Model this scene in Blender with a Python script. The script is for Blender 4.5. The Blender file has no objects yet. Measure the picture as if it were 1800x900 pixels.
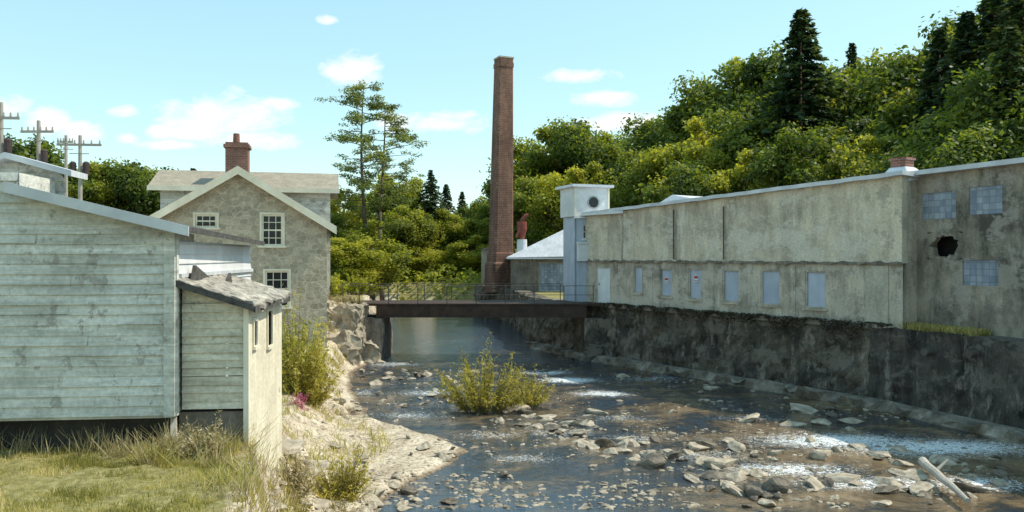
import bpy, bmesh, math, random
import numpy as np
from mathutils import Vector, noise as mn
random.seed(7); rng=np.random.default_rng(7)
F=1400.0; CH=5.0
scene=bpy.context.scene
COL=scene.collection

# ------------------------------------------------------------------ materials
def newmat(name):
    m=bpy.data.materials.new(name); m.use_nodes=True
    nt=m.node_tree; nt.nodes.clear()
    out=nt.nodes.new('ShaderNodeOutputMaterial')
    return m,nt,out
def N(nt,t,**k):
    n=nt.nodes.new(t)
    for a,b in k.items(): setattr(n,a,b)
    return n
def ramp(nt,fac,stops):
    r=N(nt,'ShaderNodeValToRGB'); e=r.color_ramp.elements
    while len(e)<len(stops): e.new(0.5)
    for i,(p,c) in enumerate(stops):
        e[i].position=p
        c=(c,c,c) if isinstance(c,(int,float)) else c
        e[i].color=(*c,1)
    nt.links.new(fac,r.inputs[0]); return r
def noise(nt,vec,scale,detail=5,rough=.6,dist=0):
    n=N(nt,'ShaderNodeTexNoise'); n.inputs['Scale'].default_value=scale
    n.inputs['Detail'].default_value=detail; n.inputs['Roughness'].default_value=rough
    n.inputs['Distortion'].default_value=dist
    nt.links.new(vec,n.inputs['Vector']); return n
def mapping(nt,vec,sc):
    m=N(nt,'ShaderNodeMapping'); m.inputs['Scale'].default_value=sc
    nt.links.new(vec,m.inputs['Vector']); return m.outputs[0]
def mixc(nt,fac,a,b,mode='MIX'):
    m=N(nt,'ShaderNodeMix',data_type='RGBA',blend_type=mode)
    for s,v in ((m.inputs[0],fac),(m.inputs[6],a),(m.inputs[7],b)):
        if isinstance(v,(int,float)): s.default_value=v
        elif isinstance(v,tuple): s.default_value=(*v,1)
        else: nt.links.new(v,s)
    return m.outputs[2]
def math_(nt,op,a,b=None,c=None):
    m=N(nt,'ShaderNodeMath',operation=op)
    for i,v in enumerate((a,b,c)):
        if v is None: continue
        if isinstance(v,(int,float)): m.inputs[i].default_value=v
        else: nt.links.new(v,m.inputs[i])
    return m.outputs[0]
def bsdf(nt,out,col,rough=.8,height=None,bump=.3,dist=.02,metal=0,spec=.3):
    b=N(nt,'ShaderNodeBsdfPrincipled')
    if isinstance(col,tuple): b.inputs['Base Color'].default_value=(*col,1)
    else: nt.links.new(col,b.inputs['Base Color'])
    if isinstance(rough,(int,float)): b.inputs['Roughness'].default_value=rough
    else: nt.links.new(rough,b.inputs['Roughness'])
    b.inputs['Metallic'].default_value=metal
    b.inputs['Specular IOR Level'].default_value=spec
    if height is not None:
        bp=N(nt,'ShaderNodeBump'); bp.inputs['Strength'].default_value=bump; bp.inputs['Distance'].default_value=dist
        nt.links.new(height,bp.inputs['Height']); nt.links.new(bp.outputs[0],b.inputs['Normal'])
    nt.links.new(b.outputs[0],out.inputs[0]); return b
def simple(name,c1,c2,scale=4,rough=.8,bump=.3,sc=(1,1,1),metal=0,coord='Object',dist=.02):
    m,nt,out=newmat(name); tc=N(nt,'ShaderNodeTexCoord').outputs[coord]
    v=mapping(nt,tc,sc); n=noise(nt,v,scale,8,.65)
    r=ramp(nt,n.outputs[0],[(.3,c1),(.7,c2)])
    n2=noise(nt,tc,scale*.23,3); r2=ramp(nt,n2.outputs[0],[(.3,.75),(.7,1.0)])
    c=mixc(nt,1.0,r.outputs[0],r2.outputs[0],'MULTIPLY')
    bsdf(nt,out,c,rough,n.outputs[0],bump,dist,metal); return m
def stained(name,base,stain,light=None,amt=.6,scale=.8,rough=.9,streak=(2.2,2.2,.22),bump=.4,peel=None,peel_at=.6,stones=0,peel2=None,pscale=1.35,lo=.43,hi=.60,pamt=.9):
    """plaster / boards / concrete with run-down staining, peeling and patches"""
    m,nt,out=newmat(name); tc=N(nt,'ShaderNodeTexCoord').outputs['Object']
    st=noise(nt,mapping(nt,tc,streak),1.6,8,.7,.1)
    pt=noise(nt,tc,scale,7,.65,0)
    fine=noise(nt,tc,14,6,.7); hgt=fine.outputs[0]
    a=math_(nt,'ADD',math_(nt,'MULTIPLY',st.outputs[0],.5),math_(nt,'MULTIPLY',pt.outputs[0],.5))
    f=ramp(nt,a,[(lo,0.0),(hi,amt)])
    c=mixc(nt,f.outputs[0],base,stain)
    if light:
        st2=noise(nt,mapping(nt,tc,(streak[0]*1.4,streak[1]*1.4,streak[2]*1.3)),1.1,7,.75,0)
        f2=ramp(nt,st2.outputs[0],[(.54,0.0),(.66,.85)])
        c=mixc(nt,f2.outputs[0],c,light)
    if peel:
        pn=noise(nt,mapping(nt,tc,(1,1,.9)),pscale,11,.74,0); f3=ramp(nt,pn.outputs[0],[(peel_at,0.0),(peel_at+.03,pamt)])
        c=mixc(nt,f3.outputs[0],c,peel)
        if peel2:
            pn2=noise(nt,mapping(nt,tc,(.8,.8,1.1)),pscale*.6,11,.74,0); f4=ramp(nt,pn2.outputs[0],[(peel_at-.03,0.0),(peel_at+.01,.7)])
            c=mixc(nt,f4.outputs[0],c,peel2)
    if stones:
        vo=N(nt,'ShaderNodeTexVoronoi',feature='DISTANCE_TO_EDGE'); vo.inputs['Scale'].default_value=stones
        wv=noise(nt,tc,3,3); vv=mixc(nt,.12,tc,wv.outputs[1]); nt.links.new(mapping(nt,vv,(1,1,1.5)),vo.inputs['Vector'])
        vc=N(nt,'ShaderNodeTexVoronoi'); vc.inputs['Scale'].default_value=stones; nt.links.new(mapping(nt,vv,(1,1,1.5)),vc.inputs['Vector'])
        bw=N(nt,'ShaderNodeRGBToBW'); nt.links.new(vc.outputs['Color'],bw.inputs[0])
        sr=ramp(nt,bw.outputs[0],[(.1,.72),(.9,1.15)]); c=mixc(nt,1.0,c,sr.outputs[0],'MULTIPLY')
        jr=ramp(nt,vo.outputs['Distance'],[(.03,1.0),(.09,0.0)]); c=mixc(nt,math_(nt,'MULTIPLY',jr.outputs[0],.6),c,tuple(min(.6,q*1.25) for q in base))
        hgt=math_(nt,'ADD',math_(nt,'MULTIPLY',hgt,.4),math_(nt,'MULTIPLY',jr.outputs[0],-.6))
    fr=ramp(nt,fine.outputs[0],[(.3,.76),(.7,1.15)])
    c=mixc(nt,1.0,c,fr.outputs[0],'MULTIPLY')
    bsdf(nt,out,c,rough,hgt,bump,.03); return m
def brickmat(name,c1,c2,mortar,bw=.22,bh=.08,mort=.009,soot=.6,offs=.5):
    m,nt,out=newmat(name); tc=N(nt,'ShaderNodeTexCoord').outputs['Object']
    s=N(nt,'ShaderNodeSeparateXYZ'); nt.links.new(tc,s.inputs[0])
    cb=N(nt,'ShaderNodeCombineXYZ')
    nt.links.new(math_(nt,'ADD',s.outputs[0],s.outputs[1]),cb.inputs[0]); nt.links.new(s.outputs[2],cb.inputs[1])
    b=N(nt,'ShaderNodeTexBrick',offset=offs); nt.links.new(cb.outputs[0],b.inputs[0])
    b.inputs['Scale'].default_value=1; b.inputs['Brick Width'].default_value=bw; b.inputs['Row Height'].default_value=bh
    b.inputs['Mortar Size'].default_value=mort; b.inputs['Bias'].default_value=-.1
    b.inputs['Color1'].default_value=(*c1,1); b.inputs['Color2'].default_value=(*c2,1); b.inputs['Mortar'].default_value=(*mortar,1)
    st=noise(nt,mapping(nt,tc,(1,1,.3)),1.0,8,.75)
    r=ramp(nt,st.outputs[0],[(.35,soot),(.65,1.15)])
    c=mixc(nt,1.0,b.outputs[0],r.outputs[0],'MULTIPLY')
    bsdf(nt,out,c,.85,st.outputs[0],.3,.03); return m
def leafmat(name,dark,mid,light,trans=.4,tc_=None):
    m,nt,out=newmat(name)
    at=N(nt,'ShaderNodeAttribute',attribute_name='tint')
    oi=N(nt,'ShaderNodeObjectInfo')
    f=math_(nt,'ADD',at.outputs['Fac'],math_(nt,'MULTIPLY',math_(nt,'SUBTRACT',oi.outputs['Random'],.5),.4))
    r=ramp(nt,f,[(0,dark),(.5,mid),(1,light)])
    d=N(nt,'ShaderNodeBsdfPrincipled'); d.inputs['Roughness'].default_value=.5; d.inputs['Specular IOR Level'].default_value=.3
    nt.links.new(r.outputs[0],d.inputs['Base Color'])
    t=N(nt,'ShaderNodeBsdfTranslucent')
    c=mixc(nt,1.0,r.outputs[0],tc_ or (1.7,1.6,.7),'MULTIPLY'); nt.links.new(c,t.inputs[0])
    mx=N(nt,'ShaderNodeMixShader'); mx.inputs[0].default_value=trans
    nt.links.new(d.outputs[0],mx.inputs[1]); nt.links.new(t.outputs[0],mx.inputs[2]); nt.links.new(mx.outputs[0],out.inputs[0])
    return m

M={}
M['siding']=stained('weathered white siding',(.70,.69,.63),(.37,.36,.31),(.82,.81,.75),.85,.9,.75,(.35,.35,5),.5,peel=(.30,.28,.24),peel_at=.56,pscale=2.3,pamt=.75)
M['siding_warm']=stained('warm beige weathered boards',(.70,.63,.49),(.38,.33,.25),(.80,.74,.60),.85,1.1,.75,(.6,.6,5),.5,peel=(.34,.30,.23),peel_at=.58,pscale=2.3,pamt=.75)
M['siding_cream']=stained('cream painted boards',(.82,.74,.57),(.52,.45,.33),None,.7,1.3,.75,(3,3,.3),.3,peel=(.42,.36,.28),peel_at=.62,pscale=2)
M['white']=simple('white paint',(.62,.63,.65),(.80,.80,.79),3,.55,.1)
M['cream']=simple('cream trim paint',(.76,.69,.52),(.88,.81,.66),3,.6,.1)
M['metal_roof']=simple('pale sheet metal roof edge',(.50,.52,.55),(.74,.75,.77),2,.5,.1,(1,8,1))
M['white_roof']=simple('white coated roof',(.60,.63,.69),(.78,.80,.84),2,.5,.1,(6,1,1))
M['grey_roof']=simple('dull white sheet roof',(.40,.42,.46),(.62,.64,.68),2.5,.6,.15,(5,1,1))
M['shingle']=simple('dark asphalt shingles',(.04,.038,.035),(.14,.13,.12),9,.9,.7)
M['shingle_lit']=simple('weathered sunlit shingles',(.08,.075,.07),(.64,.58,.49),7,.85,1.0,dist=.05)  # paler copy of the shingles with sunlight painted into the colour
M['roof_brown']=simple('brown grey shingles',(.26,.22,.17),(.42,.37,.29),8,.9,.5)
M['stucco']=stained('grey tan rubble stone',(.50,.425,.315),(.30,.25,.185),(.58,.50,.38),.7,1.6,.95,(1,1,.7),.7,stones=4.2)
M['mill']=stained('tan mill plaster',(.70,.60,.45),(.32,.27,.21),(.78,.70,.57),.9,.40,.95,(.9,.9,.18),.5,peel=(.40,.35,.28),peel_at=.545,peel2=(.66,.60,.50),pscale=1.0,lo=.43,hi=.60,pamt=.75)
M['mill_shade']=stained('stained tan plaster with painted tree shade',(.46,.40,.31),(.07,.062,.052),(.42,.39,.34),.95,.22,.95,(.6,.6,.25),.5,peel=(.20,.175,.145),peel_at=.55,peel2=(.38,.34,.29),pscale=.9,lo=.40,hi=.56,pamt=.75)  # large dark blotches paint tree shade over the stained plaster
M['mill_low']=stained('stained lower mill wall',(.60,.52,.40),(.21,.18,.145),(.68,.62,.52),.95,.6,.95,(1.1,1.1,.25),.6,peel=(.32,.28,.23),peel_at=.54,peel2=(.56,.50,.42),lo=.42,hi=.59,pamt=.75)
M['retain']=stained('dark streaked river wall stone',(.15,.125,.096),(.024,.021,.018),(.36,.31,.25),.95,.7,.9,(1.1,1.1,.35),1.0,peel=(.05,.043,.036),peel_at=.55,lo=.42,hi=.58,pamt=.8,peel2=(.20,.17,.135),pscale=1.6)  # dark stone base with darker and paler streaks
M['retain_grey']=stained('streaked dark concrete river wall',(.12,.103,.085),(.020,.018,.015),(.28,.245,.205),1.0,.6,.9,(1.2,1.2,.25),.9,peel=(.045,.04,.033),peel_at=.55,lo=.40,hi=.58,pamt=.8,peel2=(.16,.14,.115),pscale=1.5)
M['concrete']=stained('pale concrete',(.52,.47,.37),(.28,.24,.19),None,.6,1.5,.95,(2,2,.6),.6)
M['concrete_dark']=stained('dark patchy concrete',(.25,.215,.175),(.07,.06,.05),(.38,.34,.28),.8,1.4,.95,(2,2,.4),.9)
M['base_shade']=stained('shed footing painted in shade',(.07,.063,.055),(.02,.018,.016),None,.8,1.4,.95,(2,2,.4),.9)  # near-black colour paints the shade in the gap below the shed wall
M['footing']=stained('pale ledge stone',(.30,.26,.205),(.09,.078,.062),(.50,.44,.36),.9,1.4,.95,(1,1,1),1.0)
M['glass']=simple('dark window glass',(.012,.014,.016),(.03,.035,.04),2,.12,.02)
M['board']=simple('pale blue window boards',(.40,.45,.54),(.54,.58,.66),2.5,.7,.15,(1,1,.4))
M['block_pane']=brickmat('blue grey glass blocks',(.25,.30,.38),(.42,.47,.53),(.25,.26,.27),.22,.2,.012,.5,0)
M['brick']=brickmat('old red brick',(.24,.09,.065),(.33,.14,.10),(.30,.25,.21))
M['brick_stack']=brickmat('brown stack brick',(.18,.082,.055),(.27,.125,.082),(.27,.21,.17),.34,.14,.012,.45)
M['rust']=simple('rusty painted steel',(.028,.019,.015),(.090,.052,.037),3,.75,.3)
M['rust_red']=simple('red oxide steel',(.20,.05,.035),(.36,.10,.07),4,.6,.2)
M['steel']=simple('weathered dark steel',(.06,.055,.05),(.14,.12,.10),6,.6,.2)
M['black']=simple('unlit interior black',(.008,.008,.008),(.02,.02,.02),3,.9,.1)
M['can']=simple('weathered dark transformer steel',(.05,.035,.035),(.10,.07,.065),3,.6,.1)
M['pole']=simple('weathered pole wood',(.34,.31,.27),(.50,.46,.41),6,.9,.4,(3,3,.3))
M['bark']=simple('tree bark',(.08,.062,.045),(.17,.135,.10),6,.95,.8,(2,2,.4))
M['rock']=simple('river rock',(.24,.195,.14),(.66,.57,.45),3,.85,1.0,dist=.07)
M['rock_dark']=simple('wet dark rock',(.05,.04,.03),(.27,.22,.165),4,.45,.9,dist=.05)
M['gravel']=simple('mixed brown gravel',(.08,.064,.048),(.54,.46,.35),1.6,.8,.9,dist=.05)
M['rubble']=simple('pale rubble stone',(.18,.15,.11),(.66,.57,.44),2.5,.9,1.0,dist=.12)
M['log']=simple('bleached driftwood',(.36,.32,.27),(.58,.53,.46),5,.85,.5,(4,4,.6))
M['red_paint']=simple('red sign paint',(.5,.03,.03),(.6,.05,.05),4,.5,.05)
M['grey_door']=simple('grey painted wood',(.30,.32,.33),(.44,.46,.46),3,.6,.1)
M['leaf']=leafmat('broadleaf foliage',(.032,.055,.012),(.12,.165,.027),(.29,.30,.05),.48)
M['leaf_y']=leafmat('sunny yellow green foliage',(.09,.115,.016),(.26,.28,.036),(.45,.43,.07),.5)
M['needle']=leafmat('conifer needles',(.018,.036,.019),(.048,.082,.036),(.11,.14,.05),.3)
M['pine']=leafmat('pine needles',(.07,.095,.028),(.16,.20,.055),(.30,.30,.09),.45)
M['shrub']=leafmat('riverside shrub leaves',(.16,.145,.024),(.36,.32,.06),(.60,.52,.18),.47)
M['grass']=leafmat('lawn grass',(.17,.165,.045),(.36,.33,.11),(.58,.50,.27),.38)
M['dry']=leafmat('dry weeds',(.18,.155,.055),(.40,.33,.17),(.60,.50,.33),.35,(1.1,1.05,.8))
M['vine']=leafmat('brown dead vine',(.02,.016,.011),(.05,.038,.022),(.10,.08,.04),.15,(1.1,1.0,.7))
M['pink']=leafmat('pink blossom',(.35,.04,.12),(.5,.08,.2),(.6,.2,.3),.3,(1.1,1,1))

# ------------------------------------------------------------------ mesh builder
class MB:
    def __init__(s): s.v=[]; s.f=[]
    def hexa(s,p):
        b=len(s.v); s.v+= [tuple(q) for q in p]
        s.f+=[(b,b+3,b+2,b+1),(b+4,b+5,b+6,b+7),(b,b+1,b+5,b+4),(b+1,b+2,b+6,b+5),(b+2,b+3,b+7,b+6),(b+3,b,b+4,b+7)]
        return s
    def box(s,x0,x1,y0,y1,z0,z1):
        return s.hexa([(x0,y0,z0),(x1,y0,z0),(x1,y1,z0),(x0,y1,z0),(x0,y0,z1),(x1,y0,z1),(x1,y1,z1),(x0,y1,z1)])
    def poly(s,pts):
        b=len(s.v); s.v+=[tuple(q) for q in pts]; s.f.append(tuple(range(b,b+len(pts)))); return s
    def strip(s,rings):
        """closed bar through a list of 4-point cross-sections"""
        b=len(s.v); n=len(rings)
        for r in rings: s.v+=[tuple(q) for q in r]
        for i in range(n-1):
            for k in range(4):
                l=(k+1)%4; s.f.append((b+i*4+k,b+i*4+l,b+i*4+4+l,b+i*4+4+k))
        s.f.append((b+3,b+2,b+1,b)); e=b+(n-1)*4; s.f.append((e,e+1,e+2,e+3)); return s
    def prism(s,pts,vec):
        n=len(pts); b=len(s.v); vx,vy,vz=vec
        s.v+=[tuple(q) for q in pts]+[(q[0]+vx,q[1]+vy,q[2]+vz) for q in pts]
        s.f.append(tuple(range(b,b+n))); s.f.append(tuple(range(b+2*n-1,b+n-1,-1)))
        for i in range(n): j=(i+1)%n; s.f.append((b+i,b+n+i,b+n+j,b+j))
        return s
    def tube(s,p0,p1,r0,r1,n=8,cap=True):
        p0=Vector(p0);p1=Vector(p1);d=(p1-p0).normalized()
        a=d.orthogonal().normalized(); c=d.cross(a); b=len(s.v)
        for p,r in((p0,r0),(p1,r1)):
            for i in range(n):
                t=2*math.pi*i/n; s.v.append(tuple(p+a*math.cos(t)*r+c*math.sin(t)*r))
        for i in range(n):
            j=(i+1)%n; s.f.append((b+i,b+j,b+n+j,b+n+i))
        if cap:
            s.f.append(tuple(range(b+n-1,b-1,-1))); s.f.append(tuple(range(b+n,b+2*n)))
        return s
    def mesh(s,name,mat,bevel=0,smooth=False):
        me=bpy.data.meshes.new(name); me.from_pydata(s.v,[],s.f)
        bm=bmesh.new(); bm.from_mesh(me); bmesh.ops.recalc_face_normals(bm,faces=bm.faces)
        if bevel: bmesh.ops.bevel(bm,geom=list(bm.edges),offset=bevel,segments=1,affect='EDGES')
        bm.to_mesh(me); bm.free(); me.materials.append(mat)
        if smooth:
            for p in me.polygons: p.use_smooth=True
        return me
    def obj(s,name,mat,parent=None,bevel=0,smooth=False,loc=(0,0,0),rot=0):
        return mkobj(name,s.mesh(name,mat,bevel,smooth),parent,loc,rot)
def mkobj(name,me,parent=None,loc=(0,0,0),rot=0):
    o=bpy.data.objects.new(name,me); COL.objects.link(o); o.location=loc; o.rotation_euler=(0,0,rot)
    if parent: o.parent=parent
    return o
def meta(o,label,cat,group=None):
    o['label']=label; o['category']=cat
    if group: o['group']=group
    return o
def thing(name,label,cat,loc,rot=0,group=None):
    return meta(mkobj(name,None,None,loc,rot),label,cat,group)

class Frame:
    """local building frame: x along facade, -y outward, z world up"""
    def __init__(s,ox,oy,ang): s.o=(ox,oy); s.a=ang; s.c=math.cos(ang); s.s=math.sin(ang)
    def t(s,px,y=0):
        k=(px-900)/F; ox=s.o[0]-s.s*y; oy=s.o[1]+s.c*y
        return (k*oy-ox)/(s.c-k*s.s)
    def z(s,px,py,y=0):
        t=s.t(px,y); d=s.o[1]+s.c*y+s.s*t
        return CH+(450-py)/F*d
def W(px,py,d): return ((px-900)/F*d,d,CH+(450-py)/F*d)
def onwater(px,py,z=0):
    d=(CH-z)*F/(py-450); return ((px-900)/F*d,d,z)

def wall_open(mb,x0,x1,z0,z1,y,opens,depth=.22):
    xs=sorted({x0,x1,*[v for o in opens for v in o[:2]]}); zs=sorted({z0,z1,*[v for o in opens for v in o[2:4]]})
    for i in range(len(xs)-1):
        for j in range(len(zs)-1):
            cx=(xs[i]+xs[i+1])/2; cz=(zs[j]+zs[j+1])/2
            if any(o[0]<cx<o[1] and o[2]<cz<o[3] for o in opens): continue
            mb.poly([(xs[i],y,zs[j]),(xs[i+1],y,zs[j]),(xs[i+1],y,zs[j+1]),(xs[i],y,zs[j+1])])
    for a,b,c,d in [o[:4] for o in opens]:
        mb.poly([(a,y,c),(a,y+depth,c),(a,y+depth,d),(a,y,d)]); mb.poly([(b,y,c),(b,y,d),(b,y+depth,d),(b,y+depth,c)])
        mb.poly([(a,y,c),(b,y,c),(b,y+depth,c),(a,y+depth,c)]); mb.poly([(a,y,d),(a,y+depth,d),(b,y+depth,d),(b,y,d)])
def window(parent,x0,x1,z0,z1,y,cols=3,rows=4,pane='glass',fr='cream',fw=.07,mun=.025,trim=.0,name='window',label=None):
    w=MB().box(x0,x1,y+.10,y+.13,z0,z1).obj(name,M[pane],parent)
    if label: w['label']=label
    f=MB(); a,b,c,d=x0+.002,x1-.002,z0+.002,z1-.002
    f.box(a,a+fw,y+.03,y+.095,c,d); f.box(b-fw,b,y+.03,y+.095,c,d)
    f.box(a+fw,b-fw,y+.03,y+.095,d-fw,d); f.box(a+fw,b-fw,y+.03,y+.095,c,c+fw)
    for i in range(1,cols):
        xx=a+(b-a)*i/cols; f.box(xx-mun/2,xx+mun/2,y+.06,y+.09,c+fw,d-fw)
    for i in range(1,rows):
        zz=c+(d-c)*i/rows; k=2 if (rows%2==0 and i==rows//2) else 1
        f.box(a+fw,b-fw,y+.055,y+.085,zz-mun*k/2,zz+mun*k/2)
    f.obj('frame',M[fr],w)
    if trim:
        t=MB(); t.box(x0-trim,x0,y-.03,y+.02,z0,z1+trim); t.box(x1,x1+trim,y-.03,y+.02,z0,z1+trim); t.box(x0,x1,y-.03,y+.02,z1,z1+trim)
        t.obj('casing',M[fr],w)
    MB().box(x0-.06-trim,x1+.06+trim,y-.07,y+.03,z0-.08,z0).obj('sill',M[fr],w)
    return w

# ------------------------------------------------------------------ terrain
LD=[-30,0,8,10,12,14,16,17.5,19,20.5,22,24,27,30,34,36,38,42,50,60,66,71,82,100]
LS=[-1,-1.2,-1.7,-1.8,-2.0,-2.4,-2.7,-2.3,-1.5,-1.2,-2.1,-4.2,-5.2,-6.1,-6.9,-6.8,-6.4,-6.6,-7.8,-9.3,-12,-18,-60,-200]
LB=[-2,-2.2,-2.75,-3.25,-3.95,-4.35,-4.8,-5.2,-5.5,-5.7,-6.0,-6.5,-7.1,-7.6,-7.9,-8.2,-7.6,-7.6,-9.2,-11,-15,-22,-66,-210]
LT=[2.8,2.6,2.42,2.38,2.30,1.9,1.5,1.3,1.1,1.0,1.0,1.0,1.0,1.1,1.2,1.5,2.7,2.8,2.7,2.5,2.5,2.5,2.6,3]
RD=[-30,0,8,14,21.9,25.9,39,43.75,61,66,72,80,95,120]
RX=[26,21,18.6,16.9,14.06,12.6,3.76,1.4,-.4,-3.2,-9,-22,-66,-260]
def shoreL(d): return np.interp(d,LD,LS)
def shoreR(d): return np.interp(d,RD,RX)
def sstep(a,b,x):
    t=np.clip((x-a)/(b-a),0,1); return t*t*(3-2*t)
def height(X,Y):
    X=np.asarray(X,float); Y=np.asarray(Y,float)
    S=np.interp(Y,LD,LS);B=np.interp(Y,LD,LB);T=np.interp(Y,LD,LT);R=np.interp(Y,RD,RX)
    u=np.clip((S-X)/(S-B),0,1)
    shelfz=sstep(11,14,Y)*(1-sstep(23,26,Y))*.12*sstep(0,.10,u)
    zl=.03+shelfz+(T-.15)*np.where(Y<25,u**3.8,sstep(0,1,u))
    zl=zl+np.clip(-X-12,0,200)*.006
    bed=-np.minimum(.55,.22*np.clip(X-S,0,9))
    wR=np.where(Y<64,.45,4.0); off=np.where(Y<64,.35,0)
    land=sstep(0,1,(X-R-off)/wR)
    s=(X-3.76)*.829+(Y-39)*.559
    hill=np.clip(s-13,0,60)*.16+np.clip(Y-90,0,300)*.03
    zr=2.45+hill
    z=np.where(X<S,zl,bed)
    return z*(1-land)+zr*land
def axis(segs):
    out=[]
    for a,b,st in segs: out+=list(np.arange(a,b,st))
    return np.array(out+[segs[-1][1]])
xs=axis([(-700,-100,60),(-100,-30,5),(-30,-12,1.2),(-12,-8,.25),(-8,-.8,.12),(-.8,19,.28),(19,40,1.2),(40,100,5),(100,700,60)])
ys=axis([(-60,2,6),(2,7,.6),(7,26,.14),(26,46,.28),(46,70,.8),(70,130,3),(130,900,60)])
GX,GY=np.meshgrid(xs,ys)
GZ=height(GX,GY)
pts=np.stack([GX.ravel(),GY.ravel(),GZ.ravel()],1)
def shelf(p):
    """broken, layered stone shelves on the near bank"""
    if 8<p[1]<26 and -7<p[0]<-.9:
        low=17<p[1]<24
        k=mn.noise(Vector((p[0]*.7,p[1]*.4,12)))*(.14 if low else .28)
        h_=.10 if low else .20
        return k*.6+(math.floor((p[2]+k)/h_)*h_-p[2]-k*.4)*(.9 if p[2]>.1 else .2)
    return 0
rough=np.array([mn.noise(Vector((p[0]*.9,p[1]*.9,3)))*.10+mn.noise(Vector((p[0]*3,p[1]*3,9)))*.06+(mn.noise(Vector((p[0]*7,p[1]*7,2)))*.05 if p[1]<27 else 0) for p in pts])
sh_=np.array([shelf(p) for p in pts])
S_=shoreL(pts[:,1]); Bt=np.interp(pts[:,1],LD,LB); Rr=shoreR(pts[:,1])
amp=np.where(pts[:,0]<S_,np.clip((S_-pts[:,0])*1.0,.15,1),.6)
sandy=((pts[:,1]>17)&(pts[:,1]<23.5)&(pts[:,0]>-4.8)&(pts[:,0]<S_))
amp=np.where(sandy,.5,amp)
onslope=(pts[:,0]>Bt)&(pts[:,0]<S_)
pts[:,2]+=rough*amp+np.where(onslope,sh_,0)*np.clip((S_-pts[:,0])*2.5,0,1)*np.clip((pts[:,0]-Bt)*2,0,1)
def gridmesh(name,pts,ny,nx,mat,attrs={}):
    idx=np.arange(ny*nx).reshape(ny,nx)
    q=np.stack([idx[:-1,:-1],idx[:-1,1:],idx[1:,1:],idx[1:,:-1]],-1).reshape(-1,4)
    me=bpy.data.meshes.new(name); me.from_pydata(pts.tolist(),[],q.tolist()); me.materials.append(mat)
    for p in me.polygons: p.use_smooth=True
    for k,v in attrs.items():
        a=me.attributes.new(k,'FLOAT','POINT'); a.data.foreach_set('value',np.asarray(v,np.float32))
    return me
g=sstep(-.2,.5,(Bt-pts[:,0]))*.9
g=np.where((pts[:,1]>12.5)&(pts[:,1]<37),g*.45,g)
g=np.where(sandy,-.3,g)
g=np.where(pts[:,0]>Rr,.8,g)
m,nt,out=newmat('ground grass sand and dirt')
tc=N(nt,'ShaderNodeTexCoord').outputs['Object']
at=N(nt,'ShaderNodeAttribute',attribute_name='grass')
n1=noise(nt,tc,1.3,8,.7); n2=noise(nt,tc,9,8,.7)
sand=ramp(nt,n1.outputs[0],[(.35,(.38,.30,.215)),(.62,(.66,.56,.43))])
sp=ramp(nt,n2.outputs[0],[(.38,.34),(.52,1.05)])
sandc=mixc(nt,1.0,sand.outputs[0],sp.outputs[0],'MULTIPLY')
gr=ramp(nt,n2.outputs[0],[(.3,(.12,.11,.04)),(.5,(.25,.22,.08)),(.72,(.42,.36,.19))])
fac=math_(nt,'ADD',at.outputs['Fac'],math_(nt,'MULTIPLY',math_(nt,'SUBTRACT',n1.outputs[0],.5),.9))
ff=ramp(nt,fac,[(.4,0.0),(.6,1.0)])
bed=N(nt,'ShaderNodeSeparateXYZ'); nt.links.new(tc,bed.inputs[0])
wet=ramp(nt,bed.outputs[2],[(0.02,(.38,.34,.30)),(.08,1.0)])
c=mixc(nt,ff.outputs[0],sandc,gr.outputs[0]); c=mixc(nt,1.0,c,wet.outputs[0],'MULTIPLY')
bsdf(nt,out,c,.95,n2.outputs[0],.8,.07)
me=gridmesh('ground',pts,len(ys),len(xs),m,{'grass':g})
ground=mkobj('ground',me); ground['kind']='structure'
def H(x,y): return float(height(x,y))

# ------------------------------------------------------------------ river
wx=axis([(-70,-12,2.0),(-12,19,.18),(19,40,3)]); wy=axis([(0,12,1.),(12,48,.18),(48,100,1.0)])
WX,WY=np.meshgrid(wx,wy); P=np.stack([WX.ravel(),WY.ravel(),np.zeros(WX.size)],1)
foamspots=[]
def fs(px,py,rx,ry,a=1): x,y,_=onwater(px,py); s=y/F; foamspots.append((x,y,rx*s,ry*s*y/CH,a))
for a in [(1640,785,240,20,1),(1480,775,200,18,.95),(1380,825,160,16,.85),(1560,850,220,16,.85),(1720,850,120,18,.85),(1230,800,120,14,.6),
          (1000,668,70,7,.95),(1060,692,70,8,.9),(960,655,60,6,.85),(1150,665,80,7,.6),(1090,735,90,9,.55),(920,806,90,12,.6),(720,730,80,9,.65),(760,690,90,9,.7),
          (690,640,70,6,.7),(640,690,30,9,.6),(800,600,90,5,.35),(1320,735,90,8,.55),(980,760,90,9,.6),(1120,770,90,10,.6),(860,765,80,9,.6)]: fs(*a)
foam=np.zeros(len(P))
for x,y,rx,ry,a in foamspots:
    foam=np.maximum(foam,a*np.exp(-((P[:,0]-x)/rx)**2-((P[:,1]-y)/ry)**2))
rap=sstep(17,22,P[:,1])*(1-sstep(33,42,P[:,1]))
sky_refl=(1-sstep(15.5,18.5,P[:,1]))*(1-sstep(0,4,P[:,0]))*.8+sstep(34,44,P[:,1])*.8  # mask for the sky reflection painted blue into calm water
sky_refl=np.maximum(sky_refl,np.exp(-((P[:,0]+2.6)/1.6)**2)*(1-sstep(40,46,P[:,1]))*.6)
shal=np.maximum(sstep(2.5,7,P[:,0])*(1-sstep(19,25,P[:,1])),.45*sstep(19,22,P[:,1])*(1-sstep(28,34,P[:,1])))
P[:,2]=np.array([mn.noise(Vector((p[0]*1.1,p[1]*.8,0)))*.05+mn.noise(Vector((p[0]*3.2,p[1]*2.4,5)))*.035 for p in P])*(0.10+rap)*.8
m,nt,out=newmat('shallow river water')
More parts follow.
